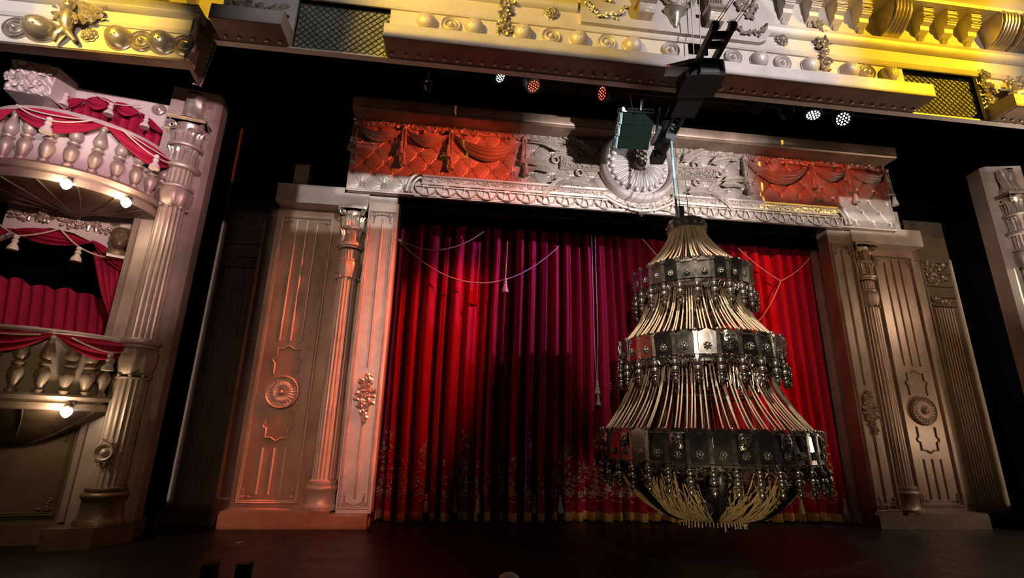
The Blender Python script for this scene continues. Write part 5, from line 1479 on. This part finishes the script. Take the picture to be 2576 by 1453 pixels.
profile('canopy_white', (-9.0, -1.0, 8.5), 7.1, -9.4, -5.8, 7.2, 8.6, 2600, WHT, 1.4)
profile('canopy_soft', (-4.0, -2.0, 6.0), 7.1, -7.4, -4.4, 7.2, 8.16, 1100, (1, .92, .8), .5)
profile('canopy_yellow', (-8.0, -1.0, 9.2), 7.1, -6.9, -4.44, 7.2, 8.16, 7000, (1, .60, .02), .9)
profile('upper_wall_yellow', (-2.0, -1.0, 7.5), 8.6, -9, -4.2, 9.2, 11.4, 4500, YEL, .3)
# header and portal
profile('header_white', (8.0, -4.0, 3.6), 9.6, 1.0, 7.0, 6.35, 8.6, 11000, WHT, .9)
profile('header_low_white', (3.0, -4.0, 7.4), 9.6, -2.6, 10.6, 6.35, 6.85, 7500, WHT, .06)
profile('header_right_patch', (3.0, -4.0, 7.4), 9.6, 8.9, 10.6, 6.6, 7.25, 7500, WHT, .03, .02)
profile('lintel_patch', (3.0, -4.0, 7.4), 9.7, -3.35, -1.3, 5.65, 6.55, 5200, WHT, .04)
profile('header_red_left', (3.6, 5.5, 7.25), 9.6, -2.5, 1.6, 6.80, 8.10, 2100, RED, 1.1, ez=.1, et=.04)
profile('header_red_low', (3.6, 5.5, 7.25), 9.6, -1.1, 2.4, 6.3, 6.85, 1200, RED, 1.2, ez=.1)
profile('header_red_right', (4.8, 5.5, 7.25), 9.6, 6.5, 10.4, 6.9, 8.10, 1050, RED, .9, ez=.3, et=.04)
profile('portal_red_left', (2.6, 7.9, 8.3), 9.9, -3.5, -1.0, 0, 5.6, 6000, (1, .15, .06), .5, ez=.05, et=1.5)
profile('pilaster_pink', (-1.0, -4.0, 5.0), 9.7, -1.98, -1.2, .2, 6.3, 2600, (1, .68, .60), .06)
profile('pilaster_red', (3.0, -4.0, 6.5), 9.7, -3.9, -1.2, -.05, 3.8, 3900, (1, .20, .09), .06, ez=.05, et=3.6)
profile('panel_warm', (-1.0, -4.0, 5.0), 9.9, -3.9, -1.9, .2, 6.1, 2000, (1, .62, .48), .06)
profile('portal_warm_right', (6.5, -3.0, 5.0), 9.9, 8.45, 12.3, .1, 6.6, 1500, (1, .66, .40), .06, ez=2.0, et=.05)
profile('portal_red_right', (6.5, -3.0, 5.0), 9.9, 9.85, 11.0, 3.5, 6.1, 1500, (1, .25, .18), .3, ez=1.8)
profile('wing_edge_left', (-1.0, 0, 4.0), 10.1, -4.90, -4.80, .35, 5.75, 2400, (1, .70, .62), .02)  # slit beam added to draw a highlight down the edge trim
profile('wing_edge_red', (-1.0, 0, 6.5), 10.1, -4.90, -4.80, 6.65, 8.0, 1400, RED, .02)  # added slit for the red glint higher on the same trim
profile('wing_soft_left', (-1.0, 0, 4.0), 10.1, -4.8, -3.85, .3, 6.0, 420, (1, .6, .42), .3)  # fill added to lift the dark outer flat
profile('wing_edge_right', (5.0, 0, 4.0), 10.1, 12.04, 12.16, .35, 6.0, 3200, (1, .82, .58), .02)  # same kind of added slit, highlighting the right trim
# curtain
spot('curtain_red_left', (2.4, 7.9, 8.2), (-.8, 10.4, 3.0), 1900, RED, 30, .9)
profile('curtain_magenta', (9.2, 6.4, 7.6), 10.4, -1.3, 3.9, 1.0, 5.85, 3600, MAG, 1.4, ez=4.0, et=.05)
spot('speaker_side', (-2.0, 0.0, 6.0), (3.1, 8.1, 7.4), 1100, (.9, 1, 1), 7, .3)
profile('curtain_red_right', (8.2, 2.0, 7.0), 10.4, 5.6, 8.62, .2, 6.0, 3200, (1, .10, .05), 1.2, ez=1.4, et=.05)
# boxes and chandelier
profile('box_pink_left', (1.5, -1.0, 5.4), 7.1, -8.5, -3.2, 4.6, 7.22, 3000, PINK, .4, ez=.8, et=.03)
profile('box_white_left', (-2.0, -1.5, 5.4), 7.1, -8.5, -4.2, 5.4, 7.22, 2600, (1, .86, .88), .4, ez=.5, et=.03)
spot('box_lower', (1.5, -1.0, 5.0), (-5.9, 8.6, 4.0), 1900, (1, .60, .56), 15, .7)
spot('box_warm_right', (8.0, 0.0, 6.0), (12.4, 8.6, 6.0), 1500, (1, .84, .74), 26, .6)
spot('chandelier_front', (3.0, 5.3, 7.2), (4.2, 7.8, 2.6), 1500, (1, .84, .66), 40, .8)
spot('chandelier_fill', (1.6, 3.2, 3.4), (4.25, 8.1, 3.6), 330, (1, .84, .66), 48, .7)
spot('chandelier_low', (3.0, 5.0, .25), (4.28, 8.2, 1.0), 100, (1, .76, .46), 64, .8)
spot('head_fill_light', (.2, 1.6, 4.5), (-.05, 3.6, .9), 26, (.8, .85, 1), 9, .5)  # small added spot that only brightens the head below it
spot('dado_warm', (-3.0, 3.0, 3.0), (-5.6, 8.4, 1.0), 60, (1, .66, .25), 60, .8)

sc.view_settings.view_transform = 'Standard'; sc.view_settings.look = 'None'; sc.view_settings.gamma = 1.0; sc.view_settings.exposure = 0.0
try: sc.view_settings.use_curve_mapping = False
except Exception: pass
cy = sc.cycles
cy.use_denoising = True; cy.max_bounces = 5; cy.diffuse_bounces = 3; cy.glossy_bounces = 3; cy.transmission_bounces = 2; cy.sample_clamp_indirect = 4.0
cy.caustics_reflective = False; cy.caustics_refractive = False
